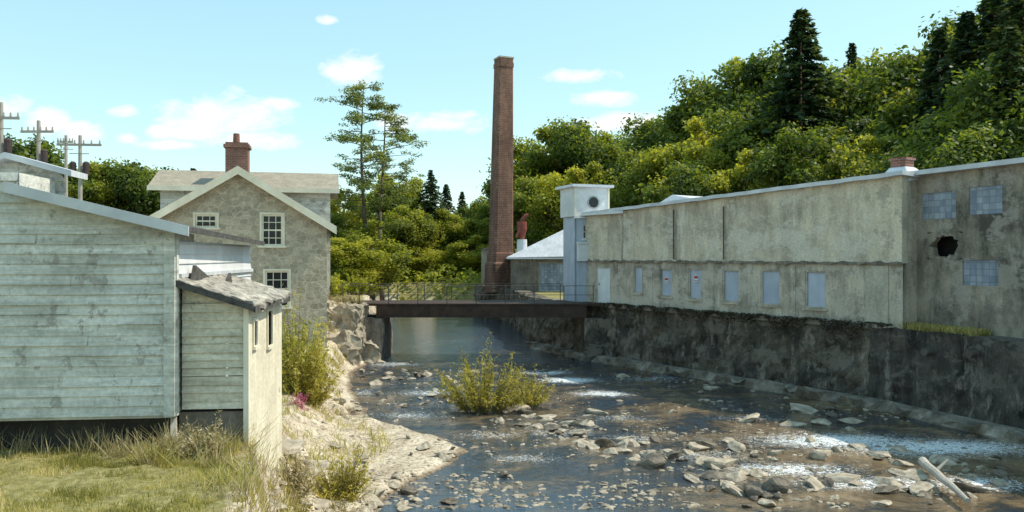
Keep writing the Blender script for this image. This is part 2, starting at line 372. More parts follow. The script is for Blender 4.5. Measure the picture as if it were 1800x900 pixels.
tc=N(nt,'ShaderNodeTexCoord').outputs['Object']; at=N(nt,'ShaderNodeAttribute',attribute_name='foam')
rp=N(nt,'ShaderNodeAttribute',attribute_name='rapid'); dp=N(nt,'ShaderNodeAttribute',attribute_name='sky_refl'); sl=N(nt,'ShaderNodeAttribute',attribute_name='shallow')
nb=noise(nt,mapping(nt,tc,(.8,1,1)),.55,9,.75,.6); nbf=math_(nt,'MULTIPLY_ADD',sl.outputs['Fac'],.10,nb.outputs[0])
base=ramp(nt,nbf,[(.44,(.020,.030,.046)),(.52,(.034,.030,.026)),(.58,(.13,.088,.048)),(.70,(.27,.185,.105))])
wv2=noise(nt,mapping(nt,tc,(.5,2.2,1)),1.3,6,.7,.4); wr=ramp(nt,wv2.outputs[0],[(.38,(.020,.028,.034)),(.50,(.045,.085,.135)),(.64,(.085,.075,.045))])  # blue stop is reflected sky put into the base colour
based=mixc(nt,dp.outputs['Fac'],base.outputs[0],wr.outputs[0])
fn=noise(nt,mapping(nt,tc,(1,1.3,1)),9.0,10,.86,1.2)
fa=math_(nt,'ADD',math_(nt,'MULTIPLY',at.outputs['Fac'],.22),fn.outputs[0])
ff=ramp(nt,fa,[(.64,0.0),(.70,1.0)])  # white flecks are foam plus sparkles painted on the water
c=mixc(nt,ff.outputs[0],based,(.86,.88,.90))
rr=ramp(nt,ff.outputs[0],[(0,.05),(1,.6)])
w1=noise(nt,mapping(nt,tc,(1,.6,1)),2.6,6,.65,.6); w2=noise(nt,tc,10,5,.6,.3)
hh=math_(nt,'ADD',w1.outputs[0],math_(nt,'MULTIPLY',w2.outputs[0],.4))
b=bsdf(nt,out,c,rr.outputs[0],hh,.6,.17,0,.5)
bn=[n for n in nt.nodes if n.bl_idname=='ShaderNodeBump'][0]
nt.links.new(math_(nt,'MULTIPLY_ADD',rp.outputs['Fac'],.45,.35),bn.inputs['Strength'])
b.inputs['IOR'].default_value=1.75
me=gridmesh('river',P,len(wy),len(wx),m,{'foam':foam,'rapid':rap,'sky_refl':sky_refl,'shallow':shal})
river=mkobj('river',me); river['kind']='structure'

# ------------------------------------------------------------------ river retaining wall
def polywall(name,line,z0,z1,th,mat,parent=None,off=0,seg=.4,rows=9,amp=.07,fin=.03):
    mb=MB(); pts_=[]
    for (a,b) in zip(line[:-1],line[1:]):
        L=math.dist(a,b); n=max(1,int(L/seg))
        for i in range(n): pts_.append((a[0]+(b[0]-a[0])*i/n,a[1]+(b[1]-a[1])*i/n))
    pts_.append(line[-1]); grid=[]
    for i,p in enumerate(pts_):
        q0=pts_[max(0,i-1)];q1=pts_[min(len(pts_)-1,i+1)]
        d=Vector((q1[0]-q0[0],q1[1]-q0[1])).normalized(); nrm=Vector((d.y,-d.x))
        if nrm.x<0: nrm=-nrm
        col=[]
        for j in range(rows+1):
            z=z0+(z1-z0)*j/rows; w=mn.noise(Vector((p[0]*1.2,p[1]*1.2,z*1.5)))*amp+mn.noise(Vector((p[0]*4,p[1]*4,z*5)))*fin
            o=off+(z-z0)*.02+w; zz=z+(mn.noise(Vector((p[0]*2,p[1]*2,7)))*fin*1.5 if j==rows else 0)
            col.append((p[0]+nrm.x*o,p[1]+nrm.y*o,zz))
        col.append((p[0]+nrm.x*(off+th),p[1]+nrm.y*(off+th),z1)); col.append((p[0]+nrm.x*(off+th),p[1]+nrm.y*(off+th),z0)); grid.append(col)
    K=len(grid[0])
    for c in grid: mb.v+=c
    for i in range(len(grid)-1):
        for j in range(K):
            a=i*K+j;b_=i*K+(j+1)%K;c_=(i+1)*K+(j+1)%K;d_=(i+1)*K+j; mb.f.append((a,b_,c_,d_))
    mb.f.append(tuple(range(K))); mb.f.append(tuple(range((len(grid)-1)*K,len(grid)*K)))
    return mb.obj(name,mat,parent)
A=(3.76,39.0);B_=(12.6,25.9)
rw=thing('retaining_wall','dark stained stone river wall below the old mill','wall',(0,0,0))
polywall('stone_face',[(-3.2,66),(-.4,61),(1.4,43.75),A,(12.0,26.79)],-.8,2.55,1.1,M['retain'],rw,amp=.22,fin=.13,seg=.24,rows=15)
polywall('footing',[(1.2,43.9),(3.60,38.9),(11.9,26.6),(13.9,21.6),(15.6,16.6)],-.6,.28,.6,M['footing'],rw,off=-.50,amp=.40,fin=.18,seg=.24,rows=4)
polywall('coping',[(1.4,43.75),A,(12.0,26.79)],2.56,2.72,.5,M['concrete_dark'],rw,off=-.10,amp=.10,fin=.05,rows=2)
rw2=thing('retaining_wall','dark streaked concrete river wall with drain pipes','wall',(0,0,0))
polywall('concrete_face',[(12.0,26.79),B_,(14.06,21.9),(16.9,14),(19,7)],-.8,2.62,1.1,M['retain_grey'],rw2,amp=.15,fin=.08,seg=.24,rows=13)
for px,py in((1635,617),(1713,620)):
    fr=Frame(12.6,25.9,math.atan2(-4,1.46)); t=fr.t(px); x=12.6+fr.c*t;y=25.9+fr.s*t; z=fr.z(px,py)
    MB().tube((x+.3,y+.1,z),(x-.25,y-.1,z-.03),.12,.12,12).obj('drain_pipe',M['steel'],rw2)

# ------------------------------------------------------------------ mill
am=math.atan2(-13.1,8.84); L=15.8
mf=Frame(A[0]+.2*.829,A[1]+.2*.559,am)
mill=thing('mill_building','long tan stucco mill building with boarded windows above river wall','building',(mf.o[0],mf.o[1],0),am)
wins=[(1113,1129,468,515),(1160,1181,472,521),(1210,1233,472,526),(1270,1299,474,531),(1337,1371,474,536),(1415,1452,476,542)]
opens=[]
for a,b,c,d in wins:
    opens.append((mf.t(a),mf.t(b),mf.z((a+b)/2,d),mf.z((a+b)/2,c)))
zt0,zt1=7.0,7.62; zl=4.76
lo=MB(); wall_open(lo,-.6,L,2.4,zl,0,opens,.2); lo.box(-.58,L-.02,.21,.3,2.4,zl)
lo.obj('lower_wall',M['mill_low'],mill)
up=MB()
up.hexa([(-.6,-.05,zl),(L,-.05,zl),(L,.3,zl),(-.6,.3,zl),(-.6,-.05,zt0),(L,-.05,zt1),(L,.3,zt1),(-.6,.3,zt0)])
up.obj('upper_wall',M['mill'],mill)
MB().box(L-.3,L,.31,10,2.4,zt1-.02).box(-.6,-.3,.31,10,2.4,zt0-.1).box(-.3,L-.3,9.7,10,2.4,zt0-.1).obj('side_wall',M['mill_low'],mill)
def ragbar(x0,x1,yf,yb,z0,z1,st,jy,jz,seed=0):
    rings=[]; n=int((x1-x0)/st)
    for i in range(n+1):
        x=x0+(x1-x0)*i/n; a=mn.noise(Vector((x*2.1,seed,1)))*jy; b=mn.noise(Vector((x*2.7,seed,5)))*jz; c=mn.noise(Vector((x*3.1,seed,9)))*jz
        rings.append([(x,min(yf+a,yb-.01),z0+b),(x,yb,z0+b),(x,yb,z1+c),(x,min(yf+a,yb-.01),z1+c)])
    return MB().strip(rings)
ragbar(-.62,L,-.11,-.052,zl-.05,zl+.04,.15,.09,.09).obj('string_course',M['concrete_dark'],mill)
rings=[]; n=60
for i in range(n+1):
    x=-.8+(L+.95)*i/n; ze_=zt0+(zt1-zt0)*i/n; j=mn.noise(Vector((x*1.3,3,1)))*.03
    rings.append([(x,-.28,ze_+j),(x,10.2,zt0+.35),(x,10.2,zt0+.5),(x,-.28+j,ze_+.14+j)])
roof=MB().strip(rings).obj('roof',M['metal_roof'],mill)
MB().box(-.82,2.6,-.32,-.30,zt0-.02,zt0+.1).obj('fascia',M['white'],roof)
for i,o_ in enumerate(opens):
    window(mill,*o_,0,1,1,'board','mill_low',.05,.02,0,label='window boarded with pale blue panels')
for px in (1095,1190):
    t=mf.t(px); MB().box(t-.05,t+.05,-.075,-.052,zl+.06,zt0-.05).obj('pilaster',M['mill_low'],mill)
for px in (1143,1250,1392):
    t=mf.t(px); MB().box(t-.16,t+.16,-.022,-.002,2.75,zl-.07).obj('buttress',M['mill_low'],mill)
a,b=mf.t(1522),mf.t(1562); MB().box(a,b,-.03,-.003,2.75,zl-.08).obj('patched_panel',M['concrete'],mill)
a,b=mf.t(1052),mf.t(1073); MB().box(a,b,-.03,-.003,2.75,mf.z(1062,472)).obj('door',M['white'],mill)
MB().box(a+.08,a+.13,-.06,-.032,3.6,3.68).obj('handle',M['steel'],mill)
for px in (1276,1188):
    t=mf.t(px); MB().tube((t,-.14,zl+.1),(t,-.14,zt0),.03,.03,8).obj('downpipe',M['steel'],mill)
t=mf.t(1583,.8); zz=mf.z(1583,309,.8)
v=MB(); v.hexa([(t-.62,.3,zz-.25),(t+.62,.3,zz-.25),(t+.62,1.5,zz-.1),(t-.62,1.5,zz-.1),(t-.3,.6,zz+.28),(t+.3,.6,zz+.28),(t+.3,1.2,zz+.28),(t-.3,1.2,zz+.28)])
cb=v.obj('roof_chimney',M['white_roof'],mill,.03)
MB().box(t-.26,t+.26,.64,1.16,zz+.28,zz+.52).box(t-.31,t+.31,.6,1.2,zz+.522,zz+.6).obj('brick_stub',M['brick'],cb)
t0,t1=mf.t(1165,3.5),mf.t(1248,3.5); zz=mf.z(1200,357,3.5)
MB().prism([(t0,3.2,zz-.4),(t1,3.2,zz-.4),(t1,3.2,zz),( (t0+t1)/2-.6,3.2,zz+.42),(t0,3.2,zz+.05)],(0,4,0)).obj('roof_monitor',M['white_roof'],mill)
for px,py in((1170,493),(1222,490)):
    t=mf.t(px); z=mf.z(px,py); sg=meta(MB().box(t-.11,t+.11,.06,.08,z-.14,z+.14).obj('warning_sign',M['white'],None,loc=(mf.o[0],mf.o[1],0),rot=am),'small white and red notice on boarded mill window','sign','notices on mill windows')
    MB().box(t-.09,t+.09,.045,.058,z+.01,z+.11).obj('red_band',M['red_paint'],sg)
    MB().box(t-.07,t+.07,.045,.058,z-.09,z-.06).obj('text_bar',M['red_paint'],sg)

# nearer wing
a2=math.atan2(-4,1.46)
f2=Frame(B_[0]+1.0*.94,B_[1]+1.0*.343,a2)
m2=thing('mill_building','stained tan mill wing darkened by painted tree shade, with glass block windows','building',(f2.o[0],f2.o[1],0),a2)
ops=[]
for q in((1620,1680,338,385),(1703,1762,327,376),(1692,1755,457,502)):
    ops.append((f2.t(q[0]),f2.t(q[1]),f2.z((q[0]+q[1])/2,q[3]),f2.z((q[0]+q[1])/2,q[2])))
hole=(f2.t(1630),f2.t(1692),f2.z(1660,456),f2.z(1660,408))
zr=7.66
wl=MB(); wall_open(wl,-1.0,16,2.4,zr,0,ops+[hole],.25); wl.box(-1,hole[0]-.05,.3,.5,2.4,zr); wl.box(hole[1]+.05,16,.3,.5,2.4,zr); wl.obj('wall',M['mill_shade'],m2)
for o in ops:
    w=MB().box(o[0],o[1],.03,.13,o[2],o[3]).obj('window',M['block_pane'],m2); w['label']='blue grey glass block window'
hx=(hole[0]+hole[1])/2; hz_=(hole[2]+hole[3])/2; rx_=(hole[1]-hole[0])/2; rz_=(hole[3]-hole[2])/2
be=MB(); K=26; ring=[]
for i in range(K):
    t=2*math.pi*i/K; r=random.uniform(.68,.98); ring.append((hx+math.cos(t)*rx_*r*.98,hz_+math.sin(t)*rz_*r*.98))
outer=[]
for i in range(K):
    t=2*math.pi*i/K; c_,s_=math.cos(t),math.sin(t); k=1/max(abs(c_),abs(s_)); outer.append((hx+c_*rx_*k,hz_+s_*rz_*k))
b=len(be.v); be.v+=[(x,.003,z) for x,z in outer]+[(x,.01,z) for x,z in ring]+[(x,.2,z) for x,z in ring]
for i in range(K):
    j=(i+1)%K; be.f.append((b+i,b+j,b+K+j,b+K+i)); be.f.append((b+K+i,b+K+j,b+2*K+j,b+2*K+i))
be.obj('broken_edge',M['mill_shade'],m2)
MB().box(hole[0]-.2,hole[1]+.2,.6,.64,hole[2]-.2,hole[3]+.2).obj('opening',M['black'],m2)  # near-black panel paints the unlit inside seen through the hole
MB().hexa([(-1.15,-.3,zr),(16,-.3,zr),(16,10,zr),(-1.15,10,zr),(-1.15,-.3,zr+.15),(16,-.3,zr+.15),(16,10,zr+.4),(-1.15,10,zr+.4)]).obj('roof',M['metal_roof'],m2)
a,b=f2.t(1575),f2.t(1610); z=f2.z(1590,445); MB().box(a,b,-.35,-.003,z-.08,z+.08).obj('hood',M['white'],m2)
MB().box(-1.0,-.6,-.9,-.003,2.5,zr-.03).obj('end_pier',M['mill'],m2)

# stair tower : square boxy cupola
tw=thing('cupola_tower','square white boxy cupola tower with round opening at mill end','tower',(3.08,39.2,0),math.radians(20))
w0=1.75
TB=MB(); wo=[(.45,1.05,5.85,6.55)]
wall_open(TB,.1,w0,2.4,6.95,0,wo,.2); TB.box(.1,w0,.22,1.6,2.4,6.95); TB.obj('wall',M['board'],tw)
window(tw,.45,1.05,5.85,6.55,0,2,2,'glass','white',.05,.03)
MB().box(0,w0+.1,-.04,1.75,6.96,8.40).obj('white_boarding',M['white'],tw)
oc=lambda r,y:[(1.0+r*math.cos(math.pi*(i+.5)/5),y,7.66+r*math.sin(math.pi*(i+.5)/5)) for i in range(10)]
wv_=MB().prism(oc(.27,-.055),(0,.012,0)).obj('round_opening',M['glass'],tw)
o1,o2=oc(.27,-.075),oc(.33,-.075); rg=MB(); nn=10
rg.v=[*o1,*o2,*[(x,-.043,z) for x,y,z in o1],*[(x,-.043,z) for x,y,z in o2]]
for i in range(nn):
    j=(i+1)%nn; rg.f+=[(i,j,nn+j,nn+i),(2*nn+i,2*nn+j,j,i),(nn+i,nn+j,3*nn+j,3*nn+i)]
rg.obj('frame',M['grey_door'],wv_)
for xx in(-.03,w0+.03): MB().box(xx,xx+.10,-.075,-.043,6.96,8.38).obj('corner_board',M['cream'],tw)
MB().box(-.20,w0+.30,-.24,1.96,8.402,8.53).obj('roof',M['white_roof'],tw)
MB().box(-.06,w0+.16,-.1,-.058,6.86,6.95).obj('base_moulding',M['white'],tw)
MB().box(.12,1.15,-.18,-.003,4.75,5.6).box(.1,1.2,-.25,.0,5.602,5.68).obj('bay',M['white'],tw)

# low hipped building beyond
hb=thing('workshop_building','low workshop with dull white metal hipped roof','building',(0,57,0),0)
wl=MB(); op=[(1.9,4.0,2.5,4.55)]
wall_open(wl,-.1,5.5,1.8,4.95,0,op,.2); wl.box(-.1,5.5,.22,9,1.8,4.95); wl.obj('wall',M['concrete_dark'],hb)
window(hb,1.9,4.0,2.5,4.55,0,1,1,'block_pane','mill_low',.05,.03)
MB().hexa([(-.4,-.3,4.9),(6,-.3,5.0),(6,10,5.2),(-.4,10,4.9),(4.2,3.4,7.15),(6,3.4,7.3),(6,6,7.3),(4.2,6,7.15)]).obj('roof',M['grey_roof'],hb)
MB().box(-.4,6,-.36,-.305,4.78,4.9).obj('fascia',M['white'],hb)
cy=thing('dust_cyclone','red steel dust collector on white base on workshop roof','machinery',(.75,60,0))
MB().tube((0,0,5.1),(0,0,6.25),.42,.38,12).obj('base',M['white'],cy)
MB().tube((0,0,6.25),(0,0,7.0),.16,.38,14).tube((0,0,7.0),(0,0,7.6),.38,.38,14).obj('hopper',M['rust_red'],cy)
MB().tube((0,0,7.6),(.2,0,8.0),.18,.15,10).tube((.2,0,8.0),(.5,0,8.1),.15,.12,10).tube((-.1,-.3,7.1),(-.45,-.3,6.4),.10,.10,8).obj('duct',M['rust_red'],cy)
sb=thing('stone_outbuilding','small pale stone outbuilding beside the brick smokestack','building',(-2.55,66,0))
MB().box(0,2.4,0,4,1.5,5.5).obj('wall',M['concrete'],sb)
MB().prism([(-.15,-.15,5.5),(2.55,-.15,5.5),(1.2,-.15,5.95)],(0,4.3,0)).obj('roof',M['roof_brown'],sb)

# smokestack
ss=thing('smokestack','tall slim brown brick smokestack with stepped base','chimney',(-.95,63.5,0),math.radians(24))
st=MB(); zb,ztp=2.2,20.85
levels=[(zb,1.02),(4.4,1.0),(4.55,.88),(5.2,.87),(5.3,.79),(20.0,.61),(20.01,.65),(20.35,.655),(20.36,.61),(20.7,.61)]
lean=.32
for (z0,r0),(z1,r1) in zip(levels[:-1],levels[1:]):
    def c4(z,r):
        o=lean*(z-zb)/(ztp-zb); ch=.16*r
        return [(-r+ch+o,-r,z),(r-ch+o,-r,z),(r+o,-r+ch,z),(r+o,r-ch,z),(r-ch+o,r,z),(-r+ch+o,r,z),(-r+o,r-ch,z),(-r+o,-r+ch,z)]
    p,q=c4(z0,r0),c4(z1,r1); b=len(st.v); st.v+=p+q
    for i in range(8): j=(i+1)%8; st.f.append((b+i,b+j,b+8+j,b+8+i))
st.obj('shaft',M['brick_stack'],ss)
MB().box(-.63+lean,.63+lean,-.63,.63,20.702,20.82).obj('cap',M['concrete'],ss)

# ------------------------------------------------------------------ bridge
br=thing('footbridge','dark rusty steel girder footbridge with thin pipe railings','bridge',(0,39.3,0))
x0,x1=-6.45,3.55
MB().box(x0-1.5,x1+1.0,-1.35,1.35,2.62,2.74).obj('deck',M['rust'],br)
for y in(-1.5,1.36): MB().box(x0,x1,y,y+.12,2.08,2.74).box(x0,x1,y-.06,y,2.68,2.74).box(x0,x1,y-.06,y,2.08,2.14).obj('girder',M['rust'],br)
for i in range(7):
    x=x0+.5+i*1.42; MB().box(x,x+.12,-1.37,1.35,2.2,2.61).obj('cross_beam',M['rust'],br)
for y in(-1.43,1.43):
    r=MB()
    for z in(3.58,3.15): r.tube((x0-2.2,y,z),(x1+.4,y,z),.014,.014,6)
    rl=r.obj('railing',M['steel'],br)
    x=x0-2.2
    while x<x1+.45:
        MB().box(x-.02,x+.02,y-.02,y+.02,2.7,3.58).obj('post',M['steel'],rl); x+=1.39
def roughbox(mb,x0,x1,y0,y1,z0,z1,st=.3,amp=.1,seed=0):
    bm=bmesh.new(); bmesh.ops.create_cube(bm,size=1)
    n=[max(1,int((b-a)/st)) for a,b in((x0,x1),(y0,y1),(z0,z1))]
    bmesh.ops.subdivide_edges(bm,edges=list(bm.edges),cuts=max(n),use_grid_fill=True)
    base=len(mb.v); bm.verts.ensure_lookup_table()
    for v in bm.verts:
        p=Vector((x0+(v.co.x+.5)*(x1-x0),y0+(v.co.y+.5)*(y1-y0),z0+(v.co.z+.5)*(z1-z0)))
        w=mn.noise_vector(p*1.4+Vector((seed,0,0)))*amp+mn.noise_vector(p*4+Vector((seed,0,0)))*amp*.55
        mb.v.append(tuple(p+w))
    for f in bm.faces: mb.f.append(tuple(base+v.index for v in f.verts))
    bm.free()
ab=MB(); roughbox(ab,-7.3,-6.15,37.7-39.3,1.6,-.4,2.04,.25,.10); ab.obj('abutment',M['concrete_dark'],br)
ab=MB(); roughbox(ab,3.45,5.2,-1.55,1.4,-.4,2.04,.25,.08,5); ab.obj('abutment',M['retain'],br)
sw=MB(); roughbox(sw,-9.3,-7.0,36.6,38.6,.2,2.75,.16,.34,4)
wl_=meta(sw.obj('rubble_wall',M['rubble'],None),'crumbling pale rubble stone wall beside bridge end','wall')
sw=MB(); roughbox(sw,-8.3,-6.9,35.4,37.4,-.3,1.5,.16,.36,9); sw.obj('fallen_block',M['rubble'],wl_)
sw=MB(); roughbox(sw,-7.5,-6.3,36.8,38.0,-.3,.9,.16,.3,19); sw.obj('fallen_block',M['rubble'],wl_)

# ------------------------------------------------------------------ stone house
ah=math.radians(13); hf=Frame(-7.9,34,ah)
hs=thing('stone_house','grey tan rubble stone gabled house with brick chimney','house',(hf.o[0],hf.o[1],0),ah)
Wd=7.15; ze=6.32; cx=-Wd/2; slope=.62; za=ze+slope*Wd/2
ow=[(460,497,377,432),(466,508,476,540),(343,381,377,400)]
op=[(hf.t(a),hf.t(b),hf.z((a+b)/2,d),hf.z((a+b)/2,c)) for a,b,c,d in ow]
wb=MB()
gx=sorted({-Wd,cx,0,*[v for o in op if o[3]>ze for v in o[:2]]})
def cut(o,zt): return (o[0],o[1],o[2],min(o[3],zt))
wall_open(wb,-Wd,0,.5,ze,0,[cut(o,ze) for o in op],.22)
def rz(x): return ze+slope*(Wd/2-abs(x-cx))
for a,b in zip(gx[:-1],gx[1:]):
    o=[q for q in op if q[3]>ze and q[0]<=a+1e-6 and q[1]>=b-1e-6]
    zlow=o[0][3] if o else ze
    wb.poly([(a,0,zlow),(b,0,zlow),(b,0,rz(b)),(a,0,rz(a))])
wb.box(-Wd,0,.24,5,.5,ze); wb.prism([(-Wd,.24,ze),(0,.24,ze),(cx,.24,za)],(0,4.8,0))
wb.obj('wall',M['stucco'],hs)
for o in op: window(hs,*o,0,3,4 if o[3]-o[2]>1 else 2,'glass','cream',.07,.03,.08)
ov=.38; th=.16
rf=MB()
for s in(1,-1):
    xe=cx+s*(Wd/2+ov); zee=ze-slope*ov
    rf.hexa([(cx,-.35,za),(xe,-.35,zee),(xe,5,zee),(cx,5,za),(cx,-.35,za+th),(xe,-.35,zee+th),(xe,5,zee+th),(cx,5,za+th)])
rf=rf.obj('roof',M['roof_brown'],hs)
for s in(1,-1):
    xe=cx+s*(Wd/2+ov+.02); zee=ze-slope*(ov+.02)
    MB().hexa([(cx,-.42,za-.16),(xe,-.42,zee-.16),(xe,-.352,zee-.16),(cx,-.352,za-.16),(cx,-.42,za+th+.02),(xe,-.42,zee+th+.02),(xe,-.352,zee+th+.02),(cx,-.352,za+th+.02)]).obj('rake_board',M['cream'],rf)
rb=MB().box(-Wd-.3,.15,4.3,8.6,.5,8.15); rb.prism([(-Wd-.3,4.3,8.15),(-Wd-.3,8.6,8.15),(-Wd-.3,6.45,9.0)],(Wd+.45,0,0)); rb.obj('rear_wall',M['siding'],hs)
MB().hexa([(-Wd-.75,3.9,8.05),(.55,3.9,8.05),(.55,6.45,9.02),(-Wd-.75,6.45,9.02),(-Wd-.75,3.9,8.2),(.55,3.9,8.2),(.55,6.45,9.17),(-Wd-.75,6.45,9.17)]).hexa([(-Wd-.75,6.45,9.02),(.55,6.45,9.02),(.55,9,8.05),(-Wd-.75,9,8.05),(-Wd-.75,6.45,9.17),(.55,6.45,9.17),(.55,9,8.2),(-Wd-.75,9,8.2)]).obj('rear_roof',M['roof_brown'],hs)
MB().box(-Wd-.78,.58,3.84,3.895,7.98,8.2).obj('gutter',M['cream'],hs)
tcx=hf.t(418,4.6)
ch=MB().box(tcx-.5,tcx+.5,4.1,5.0,7.8,10.05).box(tcx-.58,tcx+.58,4.02,5.08,10.05,10.2).box(tcx-.5,tcx+.5,4.1,5.0,10.2,10.3)
ch=ch.obj('chimney',M['brick'],rf)
MB().tube((tcx-.05,4.5,10.3),(tcx-.05,4.5,10.75),.16,.14,10).obj('chimney_pot',M['brick'],ch)

# ------------------------------------------------------------------ clapboard shed
as_=math.radians(6); sf=Frame(-4.89,11.5,as_)
sh=thing('clapboard_shed','weathered white clapboard shed with metal edged roof','shed',(sf.o[0],sf.o[1],0),as_)
def claps(mb,xa,xb_of,z0,z1,y,bh=.2,xa_of=None):
    z=z0
    while z<z1-.01:
        zt=min(z+bh,z1); xr0,xr1=xb_of(z),xb_of(zt)
        a0=xa_of(z) if xa_of else xa; a1=xa_of(zt) if xa_of else xa
        if xr0<=a0+.01: break
        xr1=max(xr1,a1+.001)
        cuts=[0]
        while cuts[-1]<1: cuts.append(min(1,cuts[-1]+random.uniform(1.6,3.4)/max(.3,(xr0-a0))))
        for u0,u1 in zip(cuts[:-1],cuts[1:]):
            p=.024+random.uniform(-.010,.012); dz=random.uniform(-.009,.009); dz2=dz+random.uniform(-.007,.007); g=.0 if u1>=1 else .004
            q0,q1=a0+(xr0-a0)*u0,a0+(xr0-a0)*u1-g; r0,r1=a1+(xr1-a1)*u0,a1+(xr1-a1)*u1-g
            mb.poly([(q0,y-p,z+dz),(q1,y-p,z+dz2),(r1,y,zt),(r0,y,zt)]); mb.poly([(q0,y,z+dz),(q1,y,z+dz2),(q1,y-p,z+dz2),(q0,y-p,z+dz)])
        z=zt
def clapside(mb,x,ya,yb,z0,z1,bh=.15):
    z=z0
    while z<z1-.01:
        zt=min(z+bh,z1); p=.022
        mb.poly([(x+p,ya,z),(x+p,yb,z),(x,yb,zt),(x,ya,zt)]); mb.poly([(x,ya,z),(x,yb,z),(x+p,yb,z),(x+p,ya,z)])
        z=zt
xL=-9.0; xA=sf.t(32); zA=sf.z(32,337); zR=5.42
slp=(zA-zR)/(0-xA)
def xr(z): return 0 if z<=zR else max(xA,-(z-zR)/slp)
zbm=sf.z(300,729)
cw=MB(); claps(cw,xL,xr,zbm,zA,0,.145)
ztop2=sf.z(10,303)
claps(cw,xL,lambda z:xA,zA,ztop2,0,.145)
cw.obj('front_wall',M['siding'],sh)
cs=MB(); clapside(cs,0,.0,5.0,zbm,5.22,.145); cs.obj('side_wall',M['white'],sh)
MB().prism([(xL,.03,zbm-.05),(-.03,.03,zbm-.05),(-.03,.03,zR-.08),(xA,.03,zA-.08),(xA,.03,ztop2),(xL,.03,ztop2)],(0,1.1,0)).box(xL,-.03,1.15,4.95,zbm-.05,5.15).obj('core_wall',M['siding'],sh)
MB().box(-.12,.03,-.045,.0,zbm-.02,zR-.05).box(.0,.05,.002,.10,zbm-.02,5.25).obj('corner_board',M['siding'],sh)
xe=.26; zee=zR-slp*xe; yb_=5.0
zbk_e=zee-.10; zbk_A=zA-.10
MB().hexa([(xA-.05,-.28,zA+.05),(xe,-.28,zee+.02),(xe,yb_,zbk_e),(xA-.05,yb_,zbk_A),(xA-.05,-.28,zA+.09),(xe,-.28,zee+.05),(xe,yb_,zbk_e+.03),(xA-.05,yb_,zbk_A+.04)]).obj('roof',M['shingle'],sh)
MB().hexa([(xA-.05,-.31,zA-.03),(xe+.04,-.31,zee-.08),(xe+.04,-.285,zee-.08),(xA-.05,-.285,zA-.03),(xA-.05,-.31,zA+.12),(xe+.04,-.31,zee+.06),(xe+.04,-.285,zee+.06),(xA-.05,-.285,zA+.12)]).obj('rake_board',M['metal_roof'],sh)
MB().hexa([(xe+.002,-.25,zee-.02),(xe+.03,-.25,zee-.02),(xe+.03,yb_,zbk_e-.04),(xe+.002,yb_,zbk_e-.04),(xe+.002,-.25,zee+.055),(xe+.03,-.25,zee+.055),(xe+.03,yb_,zbk_e+.04),(xe+.002,yb_,zbk_e+.04)]).obj('eave_board',M['shingle'],sh)
yU=1.2
xT=sf.t(128,yU); zT=sf.z(128,310,yU); xU=sf.t(22,yU); zU=sf.z(22,281,yU); s2=(zU-zT)/(xT-xU)
ut=MB(); claps(ut,xL,lambda z: xT-.1 if z<=zT else min(xT-.1,xU+(zU-z)/s2),5.6,zU-.03,yU,.14,xa_of=lambda z: xL if z<=zT-.3 else xU-(zU-z)/.5)
ut.obj('upper_wall',M['siding'],sh)
ur=MB(); tk=.09; yB=1.55
ur.hexa([(xU,yU-.25,zU),(xT+.08,yU-.25,zT-s2*.08),(xT+.08,yB,zT-s2*.08),(xU,yB,zU),(xU,yU-.25,zU+tk),(xT+.08,yU-.25,zT-s2*.08+tk),(xT+.08,yB,zT-s2*.08+tk),(xU,yB,zU+tk)])
ur.hexa([(xU-2,yU-.25,zU-1.0),(xU,yU-.25,zU),(xU,yB,zU),(xU-2,yB,zU-1.0),(xU-2,yU-.25,zU-1.0+tk),(xU,yU-.25,zU+tk),(xU,yB,zU+tk),(xU-2,yB,zU-1.0+tk)])
ur.obj('upper_roof',M['metal_roof'],sh)
MB().box(xL,-.15,.35,4.9,1.2,zbm-.05).obj('foundation',M['base_shade'],sh)
ax1=1.0; ay0=.22; ay1=2.95; zl_=4.66; zrr=4.33; oh=.14
an=MB(); claps(an,.06,lambda z:ax1-.02,2.74,4.34,ay0,.12)
an.poly([(.06,ay0,4.34),(ax1-.02,ay0,4.34),(.06,ay0,4.64)])
an.obj('annex_front',M['siding_warm'],sh)
MB().box(ax1-.06,ax1+.015,ay0-.035,ay0+.05,1.9,4.32).obj('annex_corner_board',M['cream'],sh)
an2=MB()
ops2=[(.55,.75,3.62,4.0),(1.6,1.95,3.5,4.08)]
def sidewall(mb,x,y0,y1,z0,z1,opens):
    ys_=sorted({y0,y1,*[v for o in opens for v in o[:2]]}); zs_=sorted({z0,z1,*[v for o in opens for v in o[2:4]]})
    for i in range(len(ys_)-1):
        for j in range(len(zs_)-1):
            cy_=(ys_[i]+ys_[i+1])/2;cz_=(zs_[j]+zs_[j+1])/2
            if any(o[0]<cy_<o[1] and o[2]<cz_<o[3] for o in opens): continue
            mb.poly([(x,ys_[i],zs_[j]),(x,ys_[i+1],zs_[j]),(x,ys_[i+1],zs_[j+1]),(x,ys_[i],zs_[j+1])])
sidewall(an2,ax1,ay0,ay1,1.0,4.30,ops2); an2.poly([(.05,ay1,2.7),(ax1,ay1,2.7),(ax1,ay1,4.30),(.05,ay1,4.6)])
an2.obj('annex_side',M['siding_cream'],sh)
